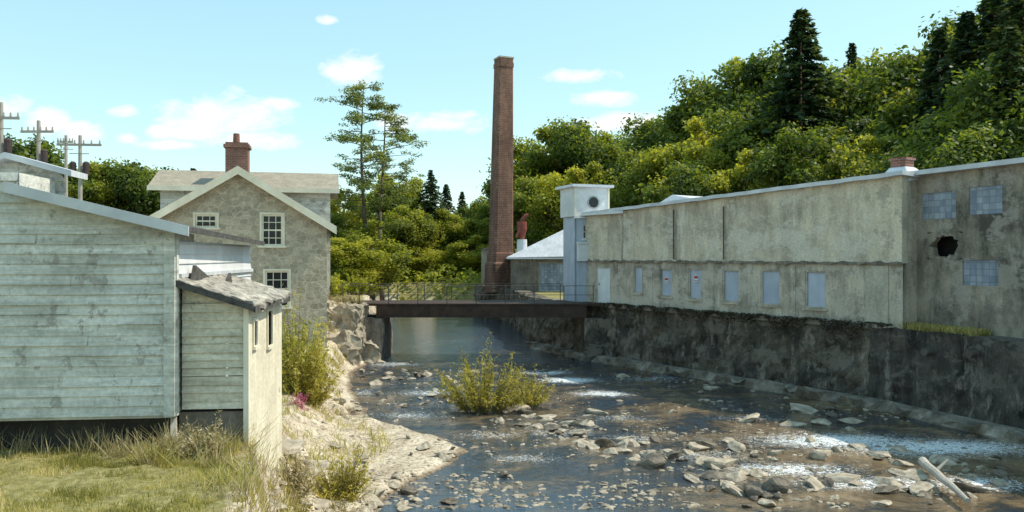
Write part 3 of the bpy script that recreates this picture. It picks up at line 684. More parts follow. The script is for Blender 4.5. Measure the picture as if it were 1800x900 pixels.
for o in ops2:
    w=MB().box(ax1-.1,ax1-.07,o[0]-.01,o[1]+.01,o[2]-.01,o[3]+.01).obj('annex_window',M['glass'],sh)
    MB().box(ax1+.002,ax1+.03,o[0]-.05,o[0],o[2],o[3]).box(ax1+.002,ax1+.03,o[1],o[1]+.05,o[2],o[3]).box(ax1+.002,ax1+.03,o[0]-.05,o[1]+.05,o[3],o[3]+.05).box(ax1+.002,ax1+.05,o[0]-.05,o[1]+.05,o[2]-.05,o[2]).obj('frame',M['cream'],w)
MB().box(.0,ax1-.04,ay0+.05,ay1-.05,.4,2.69).obj('annex_foundation',M['concrete_dark'],sh)  # dark concrete paints the shaded foundation front; the sunlit side gets cream
MB().hexa([(.05,ay0-.5,2.0),(.13,ay0-.5,2.0),(.13,ay0-.42,2.0),(.05,ay0-.42,2.0),(-.1,ay0-.03,2.75),(-.02,ay0-.03,2.75),(-.02,ay0,2.75),(-.1,ay0,2.75)]).obj('prop',M['pole'],sh)
ar=MB(); NX,NY=14,24
for j in range(NY+1):
    for i in range(NX+1):
        x=(ax1+oh)*i/NX; y=ay0-.18+(ay1-ay0+.25)*j/NY
        z=zl_+.03-(zl_-zrr)*x/ax1+random.uniform(-.022,.022)-.03*math.sin(j*.5)*(i/NX)
        if i==NX or j==0: x+=random.uniform(-.05,.05); z-=random.uniform(0,.05)
        ar.v.append((x,y,z))
for j in range(NY):
    for i in range(NX):
        a=j*(NX+1)+i; ar.f.append((a,a+1,a+NX+2,a+NX+1))
b0=len(ar.v); ar.v+=[(x,y,z-.05) for x,y,z in ar.v[:b0]]
for j in range(NY):
    for i in range(NX):
        a=b0+j*(NX+1)+i; ar.f.append((a,a+NX+1,a+NX+2,a+1))
for i in range(NX): ar.f.append((i,i+b0,i+1+b0,i+1))
for j in range(NY): a=j*(NX+1)+NX; ar.f.append((a,a+b0,a+NX+1+b0,a+NX+1))
ar=ar.obj('annex_roof',M['shingle_lit'],sh)
xf=ax1+oh-.02; zf=zrr-(zl_-zrr)*oh
MB().hexa([(-.02,ay0-.22,zl_-.09),(xf,ay0-.22,zf-.09),(xf,ay0-.185,zf-.09),(-.02,ay0-.185,zl_-.09),(-.02,ay0-.22,zl_+.01),(xf,ay0-.22,zf+.01),(xf,ay0-.185,zf+.01),(-.02,ay0-.185,zl_+.01)]).obj('annex_fascia',M['shingle'],ar)
MB().box(xf,xf+.03,ay0-.2,ay1+.05,zf-.11,zf-.02).obj('annex_fascia',M['shingle'],ar)
MB().prism([(.1,.45,4.62),(.1,1.5,4.62),(.1,.6,4.86)],(.05,0,0)).obj('loose_flashing',M['shingle'],ar)
MB().prism([(.35,1.35,4.52),(.35,1.85,4.52),(.35,1.75,4.72)],(.04,.0,0)).obj('loose_flashing',M['shingle'],ar)
MB().box(-.02,.06,.2,5.0,4.68,4.74).obj('flashing',M['metal_roof'],sh)

# ------------------------------------------------------------------ utility poles
def pole(px,ytop,d,yarm,arm,trans=0,lab='weathered wooden utility pole with crossarm'):
    x,y,zt=W(px,ytop,d); za_=W(px,yarm,d)[2]; zb_=2.4
    o=thing('utility_pole',lab,'utility pole',(x,y,0),math.radians(random.uniform(-6,6)),'utility poles behind the shed')
    MB().tube((0,0,zb_),(0,0,zt),.15,.09,10).obj('pole',M['pole'],o)
    a=MB().box(-arm,arm,-.16,-.09,za_-.06,za_+.06).box(-.5,.5,-.14,-.1,za_-.5,za_-.46).obj('crossarm',M['pole'],o)
    for s in(-.92,-.55,-.2,.2,.55,.92):
        MB().tube((s*arm,-.12,za_+.07),(s*arm,-.12,za_+.25),.05,.035,8).obj('insulator',M['pole'],a)
    for i in range(trans):
        s=(-1)**i; MB().tube((s*.34,-.1,za_-1.65),(s*.34,-.1,za_-1.0),.17,.17,12).tube((s*.34,-.1,za_-1.0),(s*.34,-.1,za_-.9),.18,.08,12).obj('transformer',M['can'],o)
    return o
pole(2,180,36,208,.85,1); pole(68,212,41,232,.85,1); pole(141,238,43,255,1.15,2,'wooden utility pole carrying dark transformer cans'); pole(116,238,52,250,.5,0)
# ------------------------------------------------------------------ vegetation meshes
def leafmesh(name,pos,out,size,asp,tint,mat,up=.4,jit=.9):
    n=len(pos); nr=out*.6+np.array([0,0,up])+rng.normal(0,jit*.5,(n,3)); nr/=np.linalg.norm(nr,axis=1)[:,None]+1e-9
    a=np.cross(nr,rng.normal(0,1,(n,3))); a/=np.linalg.norm(a,axis=1)[:,None]+1e-9; b=np.cross(nr,a)
    s=size[:,None]; v=np.stack([pos-a*s,pos+b*s*asp,pos+a*s,pos-b*s*asp],1).reshape(-1,3)
    return quadmesh(name,v,np.repeat(tint,4),mat)
def quadmesh(name,v,tint,mat):
    me=bpy.data.meshes.new(name); nv=len(v); nq=nv//4
    me.vertices.add(nv); me.vertices.foreach_set('co',v.astype(np.float32).ravel())
    me.loops.add(nv); me.loops.foreach_set('vertex_index',np.arange(nv,dtype=np.int32))
    me.polygons.add(nq); me.polygons.foreach_set('loop_start',np.arange(0,nv,4,dtype=np.int32))
    me.update(calc_edges=True)
    a=me.attributes.new('tint','FLOAT','POINT'); a.data.foreach_set('value',tint.astype(np.float32))
    me.materials.append(mat); return me
def unit(n):
    v=rng.normal(0,1,(n,3)); return v/np.linalg.norm(v,axis=1)[:,None]
def broad(mat,H_=12,rx=3.9,rzz=5.4,cz=6.4,lobes=44,per=380,ls=.155):
    P_=[];O=[];T=[];cs=[]
    for i in range(lobes):
        d=unit(1)[0]; r=rng.uniform(.3,1.0)**.6
        taper=1-.35*max(0,d[2])
        c=np.array([d[0]*rx*r*taper,d[1]*rx*r*taper,cz+d[2]*rzz*r*.88]); lr=rng.uniform(.6,1.65)*(1.1-.4*max(0,d[2]))
        cs.append(c); dd=unit(per); rad=lr*rng.uniform(.2,1.35,per)**.6
        P_.append(c+dd*rad[:,None]*np.array([1,1,.75])+rng.normal(0,.22,(per,3))); O.append(dd)
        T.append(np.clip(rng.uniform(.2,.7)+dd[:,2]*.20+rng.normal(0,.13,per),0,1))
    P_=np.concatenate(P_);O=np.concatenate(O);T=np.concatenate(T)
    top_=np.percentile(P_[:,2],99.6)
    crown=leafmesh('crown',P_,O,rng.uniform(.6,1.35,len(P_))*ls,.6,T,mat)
    tr=MB(); top=np.array([rng.uniform(-.3,.3),rng.uniform(-.3,.3),H_*.75]); prev=np.array([0,0,-1.0]); n=5
    axs=[]
    for i in range(1,n+1):
        q=top*(i/n); q=q+np.array([rng.normal(0,.1),rng.normal(0,.1),0]); tr.tube(prev,q,.26*(1-(i-1)/n*.8),.26*(1-i/n*.8),8); prev=q; axs.append(q)
    for c in cs[::3]:
        k=axs[min(n-1,max(0,int((c[2]-1.5)/H_*n*1.1)-1))]; tr.tube(k,c,.08,.03,5)
    return crown,tr.mesh('trunk',M['bark'],0,True),top_
def conifer(mat,H_=15,R=3.7,droop=.3,dens=1.0):
    P_=[];O=[];T=[]; tr=MB().tube((0,0,-1),(0,0,H_*.98),.24,.02,8)
    z=.6
    while z<H_-.15:
        f=1-z/H_; r=R*(f**.85)*rng.uniform(.7,1.15)+.15; nb=max(4,int((5+6*f)*dens))
        a0=rng.uniform(0,6.28)
        for k in range(nb):
            a=a0+k*6.283/nb+rng.normal(0,.25); rr=r*rng.uniform(.6,1.2); n=int(10+30*rr)
            t=rng.uniform(.08,1,n)**.8; dx=np.array([math.cos(a),math.sin(a)]); sid=np.array([-dx[1],dx[0]])
            w=.42*(1.1-t)*rr*.6+.1
            off=rng.uniform(-1,1,n)*w
            x=dx[0]*t*rr+sid[0]*off; y=dx[1]*t*rr+sid[1]*off
            zz=z+.16*rr-droop*t*t*rr*.9-np.abs(off)*.3+rng.normal(0,.06,n)
            P_.append(np.stack([x,y,zz],1)); o=np.tile([dx[0]*.4,dx[1]*.4,.6],(n,1)); O.append(o)
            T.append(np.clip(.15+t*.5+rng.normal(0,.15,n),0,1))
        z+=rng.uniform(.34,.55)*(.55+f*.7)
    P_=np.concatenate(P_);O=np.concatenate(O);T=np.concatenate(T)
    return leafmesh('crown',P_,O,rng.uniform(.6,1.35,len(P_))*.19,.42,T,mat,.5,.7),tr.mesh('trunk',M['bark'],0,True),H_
BR=[broad(M['leaf']) for _ in range(4)]+[broad(M['leaf'],rx=3.2,rzz=5.6,lobes=38)]
BY=[broad(M['leaf_y'],lobes=36,rx=3.6) for _ in range(2)]
CO=[conifer(M['needle']) for _ in range(3)]
def plant_tree(px,ytop,d,kind,wscale=1.0,zb=None):
    x=(px-900)/F*d; zt=CH+(450-ytop)/F*d
    if zb is None: zb=H(x,d)
    if kind=='c': me=random.choice(CO); nm='conifer_tree'; lab='dark green spruce with pointed top on wooded slope'; g='conifers on the wooded slope'
    elif kind=='y': me=random.choice(BY); nm='broadleaf_tree'; lab='sunlit yellow green leafy tree near the river'; g='sunlit trees by the river'
    else: me=random.choice(BR); nm='broadleaf_tree'; lab='full green leafy tree on wooded slope'; g='leafy trees on the wooded slope'
    s=(zt-zb)/me[2]; ws=wscale*max(.75,min(s,1.35)) if kind!='c' else wscale*s
    o=thing(nm,lab,'tree',(x,d,zb),random.uniform(0,6.28),g); o.scale=(ws,ws,s)
    mkobj('trunk',me[1],o); mkobj('crown',me[0],o)
T_=[(925,262,88,'b'),(960,232,86,'y'),(1010,216,82,'b'),(1062,238,82,'y'),(1105,240,90,'b'),(1150,208,76,'b'),(1200,175,74,'b'),(1245,140,72,'b'),(1295,112,72,'y'),(1335,98,68,'b'),(1372,150,64,'b'),
(1300,195,60,'b'),(1222,215,62,'y'),(1135,265,66,'b'),(1485,128,64,'b'),(1535,98,60,'b'),(1590,112,58,'b'),(1597,165,54,'y'),(1560,185,52,'b'),(1460,225,52,'b'),(1385,235,50,'b'),(1310,270,52,'y'),(1435,120,66,'b'),
(1215,290,54,'b'),(1655,80,56,'b'),(1690,40,58,'b'),(1780,0,56,'b'),(1725,150,42,'b'),(1790,110,40,'b'),(1640,200,44,'b'),(935,315,76,'b'),(990,300,73,'y'),(1045,290,71,'y'),(1110,295,72,'b'),(1520,245,46,'y'),(1160,265,70,'b'),
(1408,12,57,'c',1.3),(1375,110,60,'c'),(1498,72,80,'c',.8),(1652,45,50,'c',1.15),(1700,15,46,'c',1.2),(1748,-25,45,'c',1.3),(1800,-60,42,'c',1.4),(1618,92,62,'c'),(1775,40,40,'c',1.2),
(1350,215,58,'b'),(1260,245,58,'y'),(1590,245,46,'y'),(1760,220,38,'b'),(1700,230,40,'b'),
(600,335,60,'y',.8),(575,380,57,'b',.8),(735,335,88,'c',1.2),(757,298,84,'c',1.25),(784,322,92,'c',1.2),(812,335,96,'c',1.2),(800,380,84,'y'),(838,350,92,'b'),(862,355,90,'y'),(700,310,86,'y'),(715,365,80,'y'),(770,370,84,'y'),(880,330,98,'b'),(835,415,80,'y'),(850,385,84,'y'),(740,375,82,'b'),
(668,325,84,'b'),(745,425,80,'y'),(785,435,82,'y'),(690,410,79,'y'),
(25,245,66,'b'),(75,285,66,'b'),(120,300,64,'b'),(170,292,66,'y'),(225,288,66,'b'),(285,300,68,'b'),(340,293,78,'c'),(380,330,72,'b'),(-30,250,62,'b'),(545,350,66,'b'),(490,340,70,'b')]
for t in T_: plant_tree(*t)
plant_tree(655,390,55,'y',.95); plant_tree(612,420,52,'y',.8)
def tallpine(px,ytop,d,seed,label):
    x=(px-900)/F*d; zb=H(x,d); zt=CH+(450-ytop)/F*d; Hh=zt-zb
    o=thing('pine_tree',label,'tree',(x,d,zb),0,'tall thin pines above the bank')
    tr=MB(); prev=(0,0,-.5); bend=lambda z:(math.sin(z*.35+seed)*.18,math.cos(z*.3+seed)*.15)
    for i in range(1,13):
        z=Hh*i/12; b=bend(z); q=(b[0],b[1],z); tr.tube(prev,q,.20*(1-(i-1)/13.5),.20*(1-i/13.5),8); prev=q
    P_=[];O=[];T=[]
    z=Hh*.40
    while z<Hh:
        f=(z/Hh-.40)/.60; r=(1.1+2.6*math.sin(min(1,f*.95+.08)*math.pi)**.8)*rng.uniform(.6,1.15)*.9
        a=rng.uniform(0,6.28); b=bend(z); base=np.array([b[0],b[1],z]); end=base+np.array([math.cos(a)*r,math.sin(a)*r,.3*r*rng.uniform(-.2,1)])
        tr.tube(base,end,.035,.012,5,False)
        for k in range(rng.integers(4,8)):
            c=base+(end-base)*rng.uniform(.35,1.08)+rng.normal(0,.16,3); n=48; dd=unit(n)
            P_.append(c+dd*np.array([.50,.50,.20])*rng.uniform(.3,1,(n,1))); O.append(dd*.3+np.array([0,0,.5])); T.append(np.clip(rng.uniform(.3,.75)+rng.normal(0,.12,n),0,1))
        z+=rng.uniform(.13,.33)
    P_=np.concatenate(P_);O=np.concatenate(O);T=np.concatenate(T)
    mkobj('trunk',tr.mesh('trunk',M['bark'],0,True),o)
    mkobj('crown',leafmesh('crown',P_,O,rng.uniform(.6,1.2,len(P_))*.10,.45,T,M['pine']),o)
tallpine(640,152,56,1.0,'tall slender pine with sparse flat branches'); tallpine(672,185,58,2.6,'slender pine with sparse crown beside taller pine')
n=70000; ang=rng.uniform(-1.15,1.15,n); dist=rng.uniform(112,150,n)
X=np.sin(ang)*dist*1.3; Y=np.cos(ang)*dist*.9+20
top=np.array([8+3.0*mn.noise(Vector((a*9,0,1)))+2.5*mn.noise(Vector((a*31,3,1))) for a in ang])
top=np.where(X>0,top+4,top)
z=2+top*rng.uniform(0,1,n)**.6
wood=mkobj('distant_wood',leafmesh('distant_wood',np.stack([X,Y,z],1),np.tile([0,-.6,.4],(n,1)),rng.uniform(.5,1.1,n),.7,np.clip(.4+rng.normal(0,.2,n),0,1),M['leaf'])); wood['kind']='stuff'
n=52000; X=rng.uniform(-40,45,n); Y=rng.uniform(46,104,n); s=(X-3.76)*.829+(Y-39)*.559
Rr=shoreR(Y); Ll=np.interp(Y,LD,LB)
ok=((X>Rr+1.5)&(s>13)&~((X<7.5)&(Y<68)))|((X<Ll-.3)&(Y>50))|((X>Rr+.5)&(Y>69)&(X<6)); X,Y=X[ok],Y[ok]
hz=height(X,Y); lump=np.array([max(.35,1.1+2.2*mn.noise(Vector((a*.25,b*.25,2)))) for a,b in zip(X,Y)])
z=hz+lump*rng.uniform(0,1,len(X))
ug=mkobj('undergrowth',leafmesh('undergrowth',np.stack([X,Y,z],1),np.tile([0,-.3,.5],(len(X),1)),rng.uniform(.15,.32,len(X)),.6,np.clip(.4+rng.normal(0,.22,len(X)),0,1),M['leaf_y'])); ug['kind']='stuff'

def blades(n,fx,h,w,lean=.35):
    x,y=fx(n); z=height(x,y); hh=h(n) if callable(h) else rng.uniform(h[0],h[1],n)
    a=rng.uniform(0,6.28,n); l=rng.uniform(0,lean,n)*hh; b=rng.uniform(0,6.28,n)
    ww=rng.uniform(w*.6,w*1.3,n); dx=np.cos(a)*ww; dy=np.sin(a)*ww; lx=np.cos(b)*l; ly=np.sin(b)*l
    p0=np.stack([x-dx,y-dy,z-.03],1);p1=np.stack([x+dx,y+dy,z-.03],1)
    p2=np.stack([x+lx+dx*.25,y+ly+dy*.25,z+hh],1);p3=np.stack([x+lx-dx*.25,y+ly-dy*.25,z+hh],1)
    return np.stack([p0,p1,p2,p3],1).reshape(-1,3)
def tintpatch(x,y,sc=.8,base=.5,amp=.5):
    return np.array([base+amp*mn.noise(Vector((a*sc,b*sc,1)))+amp*.5*mn.noise(Vector((a*sc*4,b*sc*4,1))) for a,b in zip(x,y)])
def lawn_xy(n):
    y=rng.uniform(6.2,11.7,n); x=rng.uniform(-8.6,-2.3,n); B=np.interp(y,LD,LB); k=x>B+.1+rng.normal(0,.2,n); x=np.where(k,B-rng.uniform(0,3,n),x); return x,y
n=52000; v=blades(n,lawn_xy,(.0,.065),.007,1.0)
kp=np.repeat(np.array([mn.noise(Vector((a*1.7,b*1.7,17)))+.6*mn.noise(Vector((a*6,b*6,3)))>-.32 for a,b in zip(v[::4,0],v[::4,1])]),4); v=v[kp]; n=len(v)//4
t=np.clip(tintpatch(v[::4,0],v[::4,1],1.1,.42,1.1)+rng.normal(0,.2,n),0,1)
o=mkobj('lawn_grass',quadmesh('lawn_grass',v,np.repeat(t,4),M['grass'])); o['kind']='stuff'
def tufted(x,y,thr=0.05,sc=1.3): return np.array([mn.noise(Vector((a*sc,b*sc,7)))+.5*mn.noise(Vector((a*sc*3,b*sc*3,2)))>thr for a,b in zip(x,y)])
def stuff_blades(name,n,fx,h,w,lean,mat,base=.5,thr=None,sc=1.3):
    v=blades(n,fx,h,w,lean)
    if thr is not None: v=v[np.repeat(tufted(v[::4,0],v[::4,1],thr,sc),4)]
    k=len(v)//4; t=np.clip(base+rng.normal(0,.25,k),0,1)
    o=mkobj(name,quadmesh(name,v,np.repeat(t,4),M[mat])); o['kind']='stuff'
def weed_xy(n):
    x=rng.uniform(-5.0,-3.2,n); y=rng.uniform(10.4,11.6,n); k=x>-3.9; y=np.where(k,rng.uniform(9.0,14.8,n),y); B=np.interp(y,LD,LB); x=np.where(k,B+rng.uniform(-.1,.7,n),x); return x,y
stuff_blades('dry_weeds',3600,weed_xy,lambda n:.05+.44*rng.uniform(0,1,n)**2.4,.007,1.4,'dry',.55,0,2.4)
stuff_blades('green_weeds',2800,weed_xy,lambda n:.03+.28*rng.uniform(0,1,n)**2,.010,1.5,'grass',.45,0,2.0)
def base_xy(n): return rng.uniform(-9,-4.6,n),rng.uniform(10.9,11.5,n)
stuff_blades('dry_weeds',3600,base_xy,lambda n:.03+.34*rng.uniform(0,1,n)**2.2,.007,1.2,'dry',.42,.0,2.5)
def edge_xy(n):
    y=rng.uniform(7.5,12,n); B=np.interp(y,LD,LB); return B+rng.normal(0.1,.32,n),y
stuff_blades('dry_weeds',4200,edge_xy,lambda n:.02+.16*rng.uniform(0,1,n)**1.5,.006,1.6,'dry',.5,0,2.5)
def bank_xy(n):
    y=rng.uniform(9,37,n); S=np.interp(y,LD,LS);B=np.interp(y,LD,LB); u=rng.uniform(.35,1.4,n); x=S+(B-S)*u; return x,y
stuff_blades('bank_grass',17000,bank_xy,(.03,.24),.011,1.3,'grass',.5,.08,1.3)
lt0,lt1=f2.t(1605),f2.t(1745)
def led_xy(n):
    tt=rng.uniform(lt0,lt1,n); o_=rng.uniform(.2,.95,n); return 12.6+.343*tt+.94*o_,25.9-.939*tt+.343*o_
x,y=led_xy(2600); n=2600; v=blades(n,lambda n:(x,y),(.1,.35),.012,.6); v[:,2]=np.where(np.tile([0,0,1,1],n)>0,2.66+rng.uniform(.03,.20,4*n),2.60); t=np.clip(.55+rng.normal(0,.2,n),0,1)
o=mkobj('ledge_grass',quadmesh('ledge_grass',v,np.repeat(t,4),M['grass'])); o['kind']='stuff'
n=3600; tt=rng.uniform(1,15.6,n); dens=np.array([mn.noise(Vector((a*1.3,0,4)))*1.6 for a in tt])
dz=np.abs(rng.normal(0,.24,n))*np.clip(.6+dens*1.8,0.02,3); ux,uy=.559,-.829
P_=np.stack([3.76+ux*tt-.829*rng.uniform(.06,.26,n),39+uy*tt-.559*rng.uniform(.06,.26,n),2.78-dz],1)
o=mkobj('wall_creeper',leafmesh('wall_creeper',P_,np.tile([-.8,-.5,.3],(n,1)),rng.uniform(.03,.07,n),.6,np.clip(.45+rng.normal(0,.25,n),0,1),M['vine'])); o['kind']='stuff'

def shrub(name,label,x,y,z,R,Hh,stems,mat,seed,group=None,leaf=.055,per=36,cat='shrub'):
    o=thing(name,label,cat,(x,y,z),0,group); st=MB(); P_=[];O=[];T=[]
    for i in range(stems):
        a=rng.uniform(0,6.28); r=R*math.sqrt(rng.uniform(0,1)); r0=r*.4
        lump=1+.35*mn.noise(Vector((math.cos(a)*r*1.6+seed,math.sin(a)*r*1.6,seed)))*2
        h=Hh*(1-.45*(r/R)**2)*rng.uniform(.35,1.2)*lump
        b0=np.array([math.cos(a)*r0,math.sin(a)*r0*.8,0]); b1=np.array([math.cos(a)*r+rng.normal(0,.12),math.sin(a)*r*.8+rng.normal(0,.12),h])
        mid=(b0+b1)/2+np.array([0,0,h*.12]); st.tube(b0,mid,.010,.007,4,False); st.tube(mid,b1,.007,.003,4,False)
        k=int(per*rng.uniform(.4,1.2)); t=rng.uniform(.2,1.04,k)[:,None]; c=b0*(1-t)**2+2*mid*t*(1-t)+b1*t*t+rng.normal(0,.035,(k,3)); P_.append(c)
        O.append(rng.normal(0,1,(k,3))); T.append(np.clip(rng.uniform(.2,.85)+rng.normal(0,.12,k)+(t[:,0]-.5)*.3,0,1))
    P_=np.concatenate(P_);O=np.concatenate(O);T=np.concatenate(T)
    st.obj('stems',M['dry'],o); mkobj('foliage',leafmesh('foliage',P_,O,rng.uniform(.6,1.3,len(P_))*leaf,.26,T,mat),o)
    return o
x,y,_=onwater(850,722); shrub('river_shrub','golden green shrub growing on gravel islet in river',x,y,-.02,1.65,1.8,210,M['shrub'],1,leaf=.06,per=30)
x,y,_=onwater(925,714); shrub('river_shrub','low drying shrub on edge of gravel islet',x,y,0,1.0,1.1,100,M['shrub'],12,per=28)
shrub('bank_shrub','tall golden green willow shrub beside stone house',-6.35,23.6,.4,1.25,2.4,220,M['shrub'],2,leaf=.075)
shrub('bank_shrub','leafy green shrub on river bank below house',-6.9,25.5,.8,.9,1.9,140,M['leaf_y'],3,leaf=.08)
shrub('sandbar_shrub','bright yellow green shrub on sandy bank',-3.35,15.6,H(-3.35,15.6)-.05,.6,.95,110,M['shrub'],4,leaf=.045)
shrub('sandbar_shrub','low dry shrub on sandy bank',-3.1,14.0,H(-3.1,14.0)-.05,.35,.5,50,M['dry'],4,leaf=.04)
shrub('bank_shrub','scrubby dry bush at foot of clapboard annex',-3.95,14.4,H(-3.95,14.4)-.1,.45,.8,90,M['dry'],5,leaf=.04)
shrub('bank_shrub','yellowing weeds at corner of clapboard shed',-4.3,11.0,2.25,.4,.45,50,M['dry'],8,leaf=.03)
shrub('flowering_plant','pink flowering plant beside willow shrub',-5.95,21.9,.5,.28,.6,40,M['pink'],6,leaf=.05,cat='plant')
for i in range(6):
    shrub('bank_shrub','dry tufted weeds on rubble bank by bridge',-8.6+i*.35+random.uniform(-.2,.2),37.2+random.uniform(0,1.5),2.6 if i<4 else .9,.4,.6,26,M['dry'],5,'weed tufts by bridge',.05)
for i in range(12):
    y=random.uniform(9.5,19); S=float(shoreL(y)); B=float(np.interp(y,LD,LB)); x=S+(B-S)*random.uniform(.15,.85)
    shrub('weed_tuft','small yellow weed tuft among bank stones',x,y,H(x,y)-.03,.18,.32,18,M['shrub' if i%2 else 'dry'],i,'weed tufts on the stony bank',.03,20,'plant')
for i in range(10):
    yy=45+i*1.2+random.uniform(-.5,.5); xx=float(np.interp(yy,LD,LB))-random.uniform(0,2.5)
    shrub('bank_shrub','low green bush beyond the footbridge',xx,yy,H(xx,yy)-.1,1.0,1.3,70,M['leaf_y'],5,'bushes beyond the footbridge',.12)

# ------------------------------------------------------------------ rocks
def rockmesh(seed,flat=.6,sub=3):
    bm=bmesh.new(); bmesh.ops.create_icosphere(bm,subdivisions=sub,radius=.5)
    r=random.Random(seed*7+3); pl=[(Vector((r.uniform(-1,1),r.uniform(-1,1),r.uniform(-.6,1))).normalized(),r.uniform(.20,.38)) for _ in range(9)]
    for v in bm.verts:
        for n_,d_ in pl:
            k=v.co.dot(n_)-d_
            if k>0: v.co-=n_*k
        v.co+=mn.noise_vector(v.co*4+Vector((seed*3.1,0,0)))*.03
        v.co.z*=flat
    me=bpy.data.meshes.new('rock'); bm.to_mesh(me); bm.free(); return me
RM=[]
for i in range(9):
    me=rockmesh(i,.45+.08*(i%4)); me.materials.append(M['rock'] if i<6 else M['rock_dark']); RM.append(me)
cnt=0
def rock(x,y,z,sx,sy,sz,dark=None,name='river_rock',lab=None):
    global cnt
    k=random.randrange(6) if dark is False else (random.randrange(6,9) if dark else random.randrange(9))
    o=mkobj(name,RM[k],None,(x,y,z),random.uniform(0,6.28)); o.scale=(sx,sy,sz); o.rotation_euler[0]=random.uniform(-.2,.2); o.rotation_euler[1]=random.uniform(-.2,.2)
    meta(o,lab or ('wet dark rock in shallow river riffle' if k>=6 else 'pale tan angular rock in shallow river riffle'),'rock','rocks in the river' if name=='river_rock' else 'stones on the river bank'); cnt+=1
def rockpx(px,py,w,dark=None,sy=.75,sz=.8):
    x,y,_=onwater(px,py)
    if x>shoreR(y)-.7: return
    s=w*y/F*1.3; z0=max(0,H(x,y)); rock(x,y,z0+.05*s,s,s*sy*random.uniform(.7,1.2),s*sz*random.uniform(.6,1.15),dark)
def along(p,q,n,jx,jy,w0,w1,dark=None):
    for i in range(n):
        t=random.random(); rockpx(p[0]+(q[0]-p[0])*t+random.gauss(0,jx),min(905,p[1]+(q[1]-p[1])*t+random.gauss(0,jy)),random.uniform(w0,w1)*random.choice((.5,.8,1,1.3)),dark)
along((890,728),(1060,782),34,14,8,16,34)
along((1060,782),(1290,830),42,20,12,18,42)
along((1240,825),(1350,885),22,22,12,24,50)
along((1340,865),(1800,835),38,30,20,20,48)
along((1250,785),(1790,805),24,30,12,16,36)
along((960,745),(1180,745),8,40,10,14,30)
along((610,650),(900,668),34,26,9,12,24)
along((620,705),(830,715),24,30,16,12,26)
along((690,775),(860,830),10,30,14,14,30)
along((980,650),(1500,745),18,20,12,12,30)
along((480,885),(780,890),18,30,12,20,50,False)
for px,py,w,dk in((1318,738,56,False),(1408,722,62,False),(1395,748,40,False),(1490,742,44,False),(1285,862,60,False),(1480,842,60,False),(1430,852,66,False),(1230,790,46,False),(1190,802,44,True),(1240,815,56,False),(1660,812,44,False),(1600,838,56,False),(1565,865,56,True),(1050,727,40,False),(1000,745,36,False),(915,720,44,False),(960,735,40,False),(500,880,80,None),(790,885,36,True),(720,868,34,True),(550,735,26,False),(1545,800,40,False),(1700,860,66,True),(740,660,26,True),(690,700,24,True),(1100,790,40,True)):
    rockpx(px,py,w,dk,.7,.7 if w<55 else .4)
for i in range(76):
    y=random.uniform(10,17.6); S=float(np.interp(y,LD,LS));B=float(np.interp(y,LD,LB)); x=S+(B-S)*random.uniform(.0,.9); s=random.uniform(.10,.40)*random.choice((.7,1,1.3))
    rock(x,y,H(x,y)+.03,s,s*.8,s*.7,False,'bank_rock','pale broken stone on sandy river bank')
for i in range(24):
    y=random.uniform(17.2,27); S=float(np.interp(y,LD,LS));B=float(np.interp(y,LD,LB)); x=S+(B-S)*random.choice((random.uniform(.02,.15),random.uniform(.4,.9))); s=random.uniform(.15,.42)
    rock(x,y,H(x,y)+.03,s,s*.8,s*.7,False,'bank_rock','pale broken stone on sandy river bank')
for i in range(16):
    y=random.uniform(11.5,17.2); S=float(np.interp(y,LD,LS));B=float(np.interp(y,LD,LB)); x=S+(B-S)*random.uniform(.05,.7); s=random.uniform(.7,1.5)
    rock(x,y,H(x,y)+.05,s,s*.7,s*.25,False,'bank_rock','flat pale rock shelf on sandy river bank')
GM=[]
for i in range(5):
    me=rockmesh(40+i,.5,1); GM.append(([v.co.copy() for v in me.vertices],[tuple(p.vertices) for p in me.polygons])); bpy.data.meshes.remove(me)
pb=MB()
def peb(x,y,s,sink=0):
    z=max(0.0,H(x,y)); b=len(pb.v); vs,fs_=random.choice(GM); a=random.uniform(0,6.28); c_,s_=math.cos(a),math.sin(a); sx=s*random.uniform(.8,1.5); sy=s*random.uniform(.6,1.1); sz=s*random.uniform(.5,1.0)
    for p in vs:
        px_,py_=p.x*sx*2,p.y*sy*2
        pb.v.append((x+px_*c_-py_*s_,y+px_*s_+py_*c_,z+.01+p.z*sz*2-sink))
    pb.f.extend([tuple(b+k for k in f) for f in fs_])
for i in range(800):
    y=random.uniform(9.5,18); S=float(shoreL(y));B=float(np.interp(y,LD,LB)); peb(S+(B-S)*random.uniform(-.05,.9),y,random.uniform(.02,.08))
for i in range(5200):
    px=random.uniform(610,1790); py=random.uniform(635,895); x,y,_=onwater(px,py)
    if x>shoreR(y)-1 or x<shoreL(y)-.2: continue
    q=mn.noise(Vector((x*.45,y*.33,31)))+.5*mn.noise(Vector((x*1.6,y*1.2,3)))
    if q<random.uniform(-.16,.28): continue
    peb(x,y,random.uniform(.03,.11)*random.choice((.7,1,1.5)),.01)
o=pb.obj('gravel',M['gravel']); o['kind']='stuff'
lg=MB(); a=Vector(onwater(1622,830)); b=Vector(onwater(1700,898)); a.z=.25;b.z=.18
prev=a
for i in range(1,7):
    q=a.lerp(b,i/6)+Vector((random.uniform(-.04,.04),0,random.uniform(-.03,.03))); lg.tube(prev,q,.11-.01*(i-1),.11-.01*i,9); prev=q
lg.tube(a.lerp(b,.3),a.lerp(b,.3)+Vector((.35,.1,.25)),.045,.02,7)
meta(lg.obj('driftwood_log',M['log']),'bleached driftwood log lying across river rocks','log')

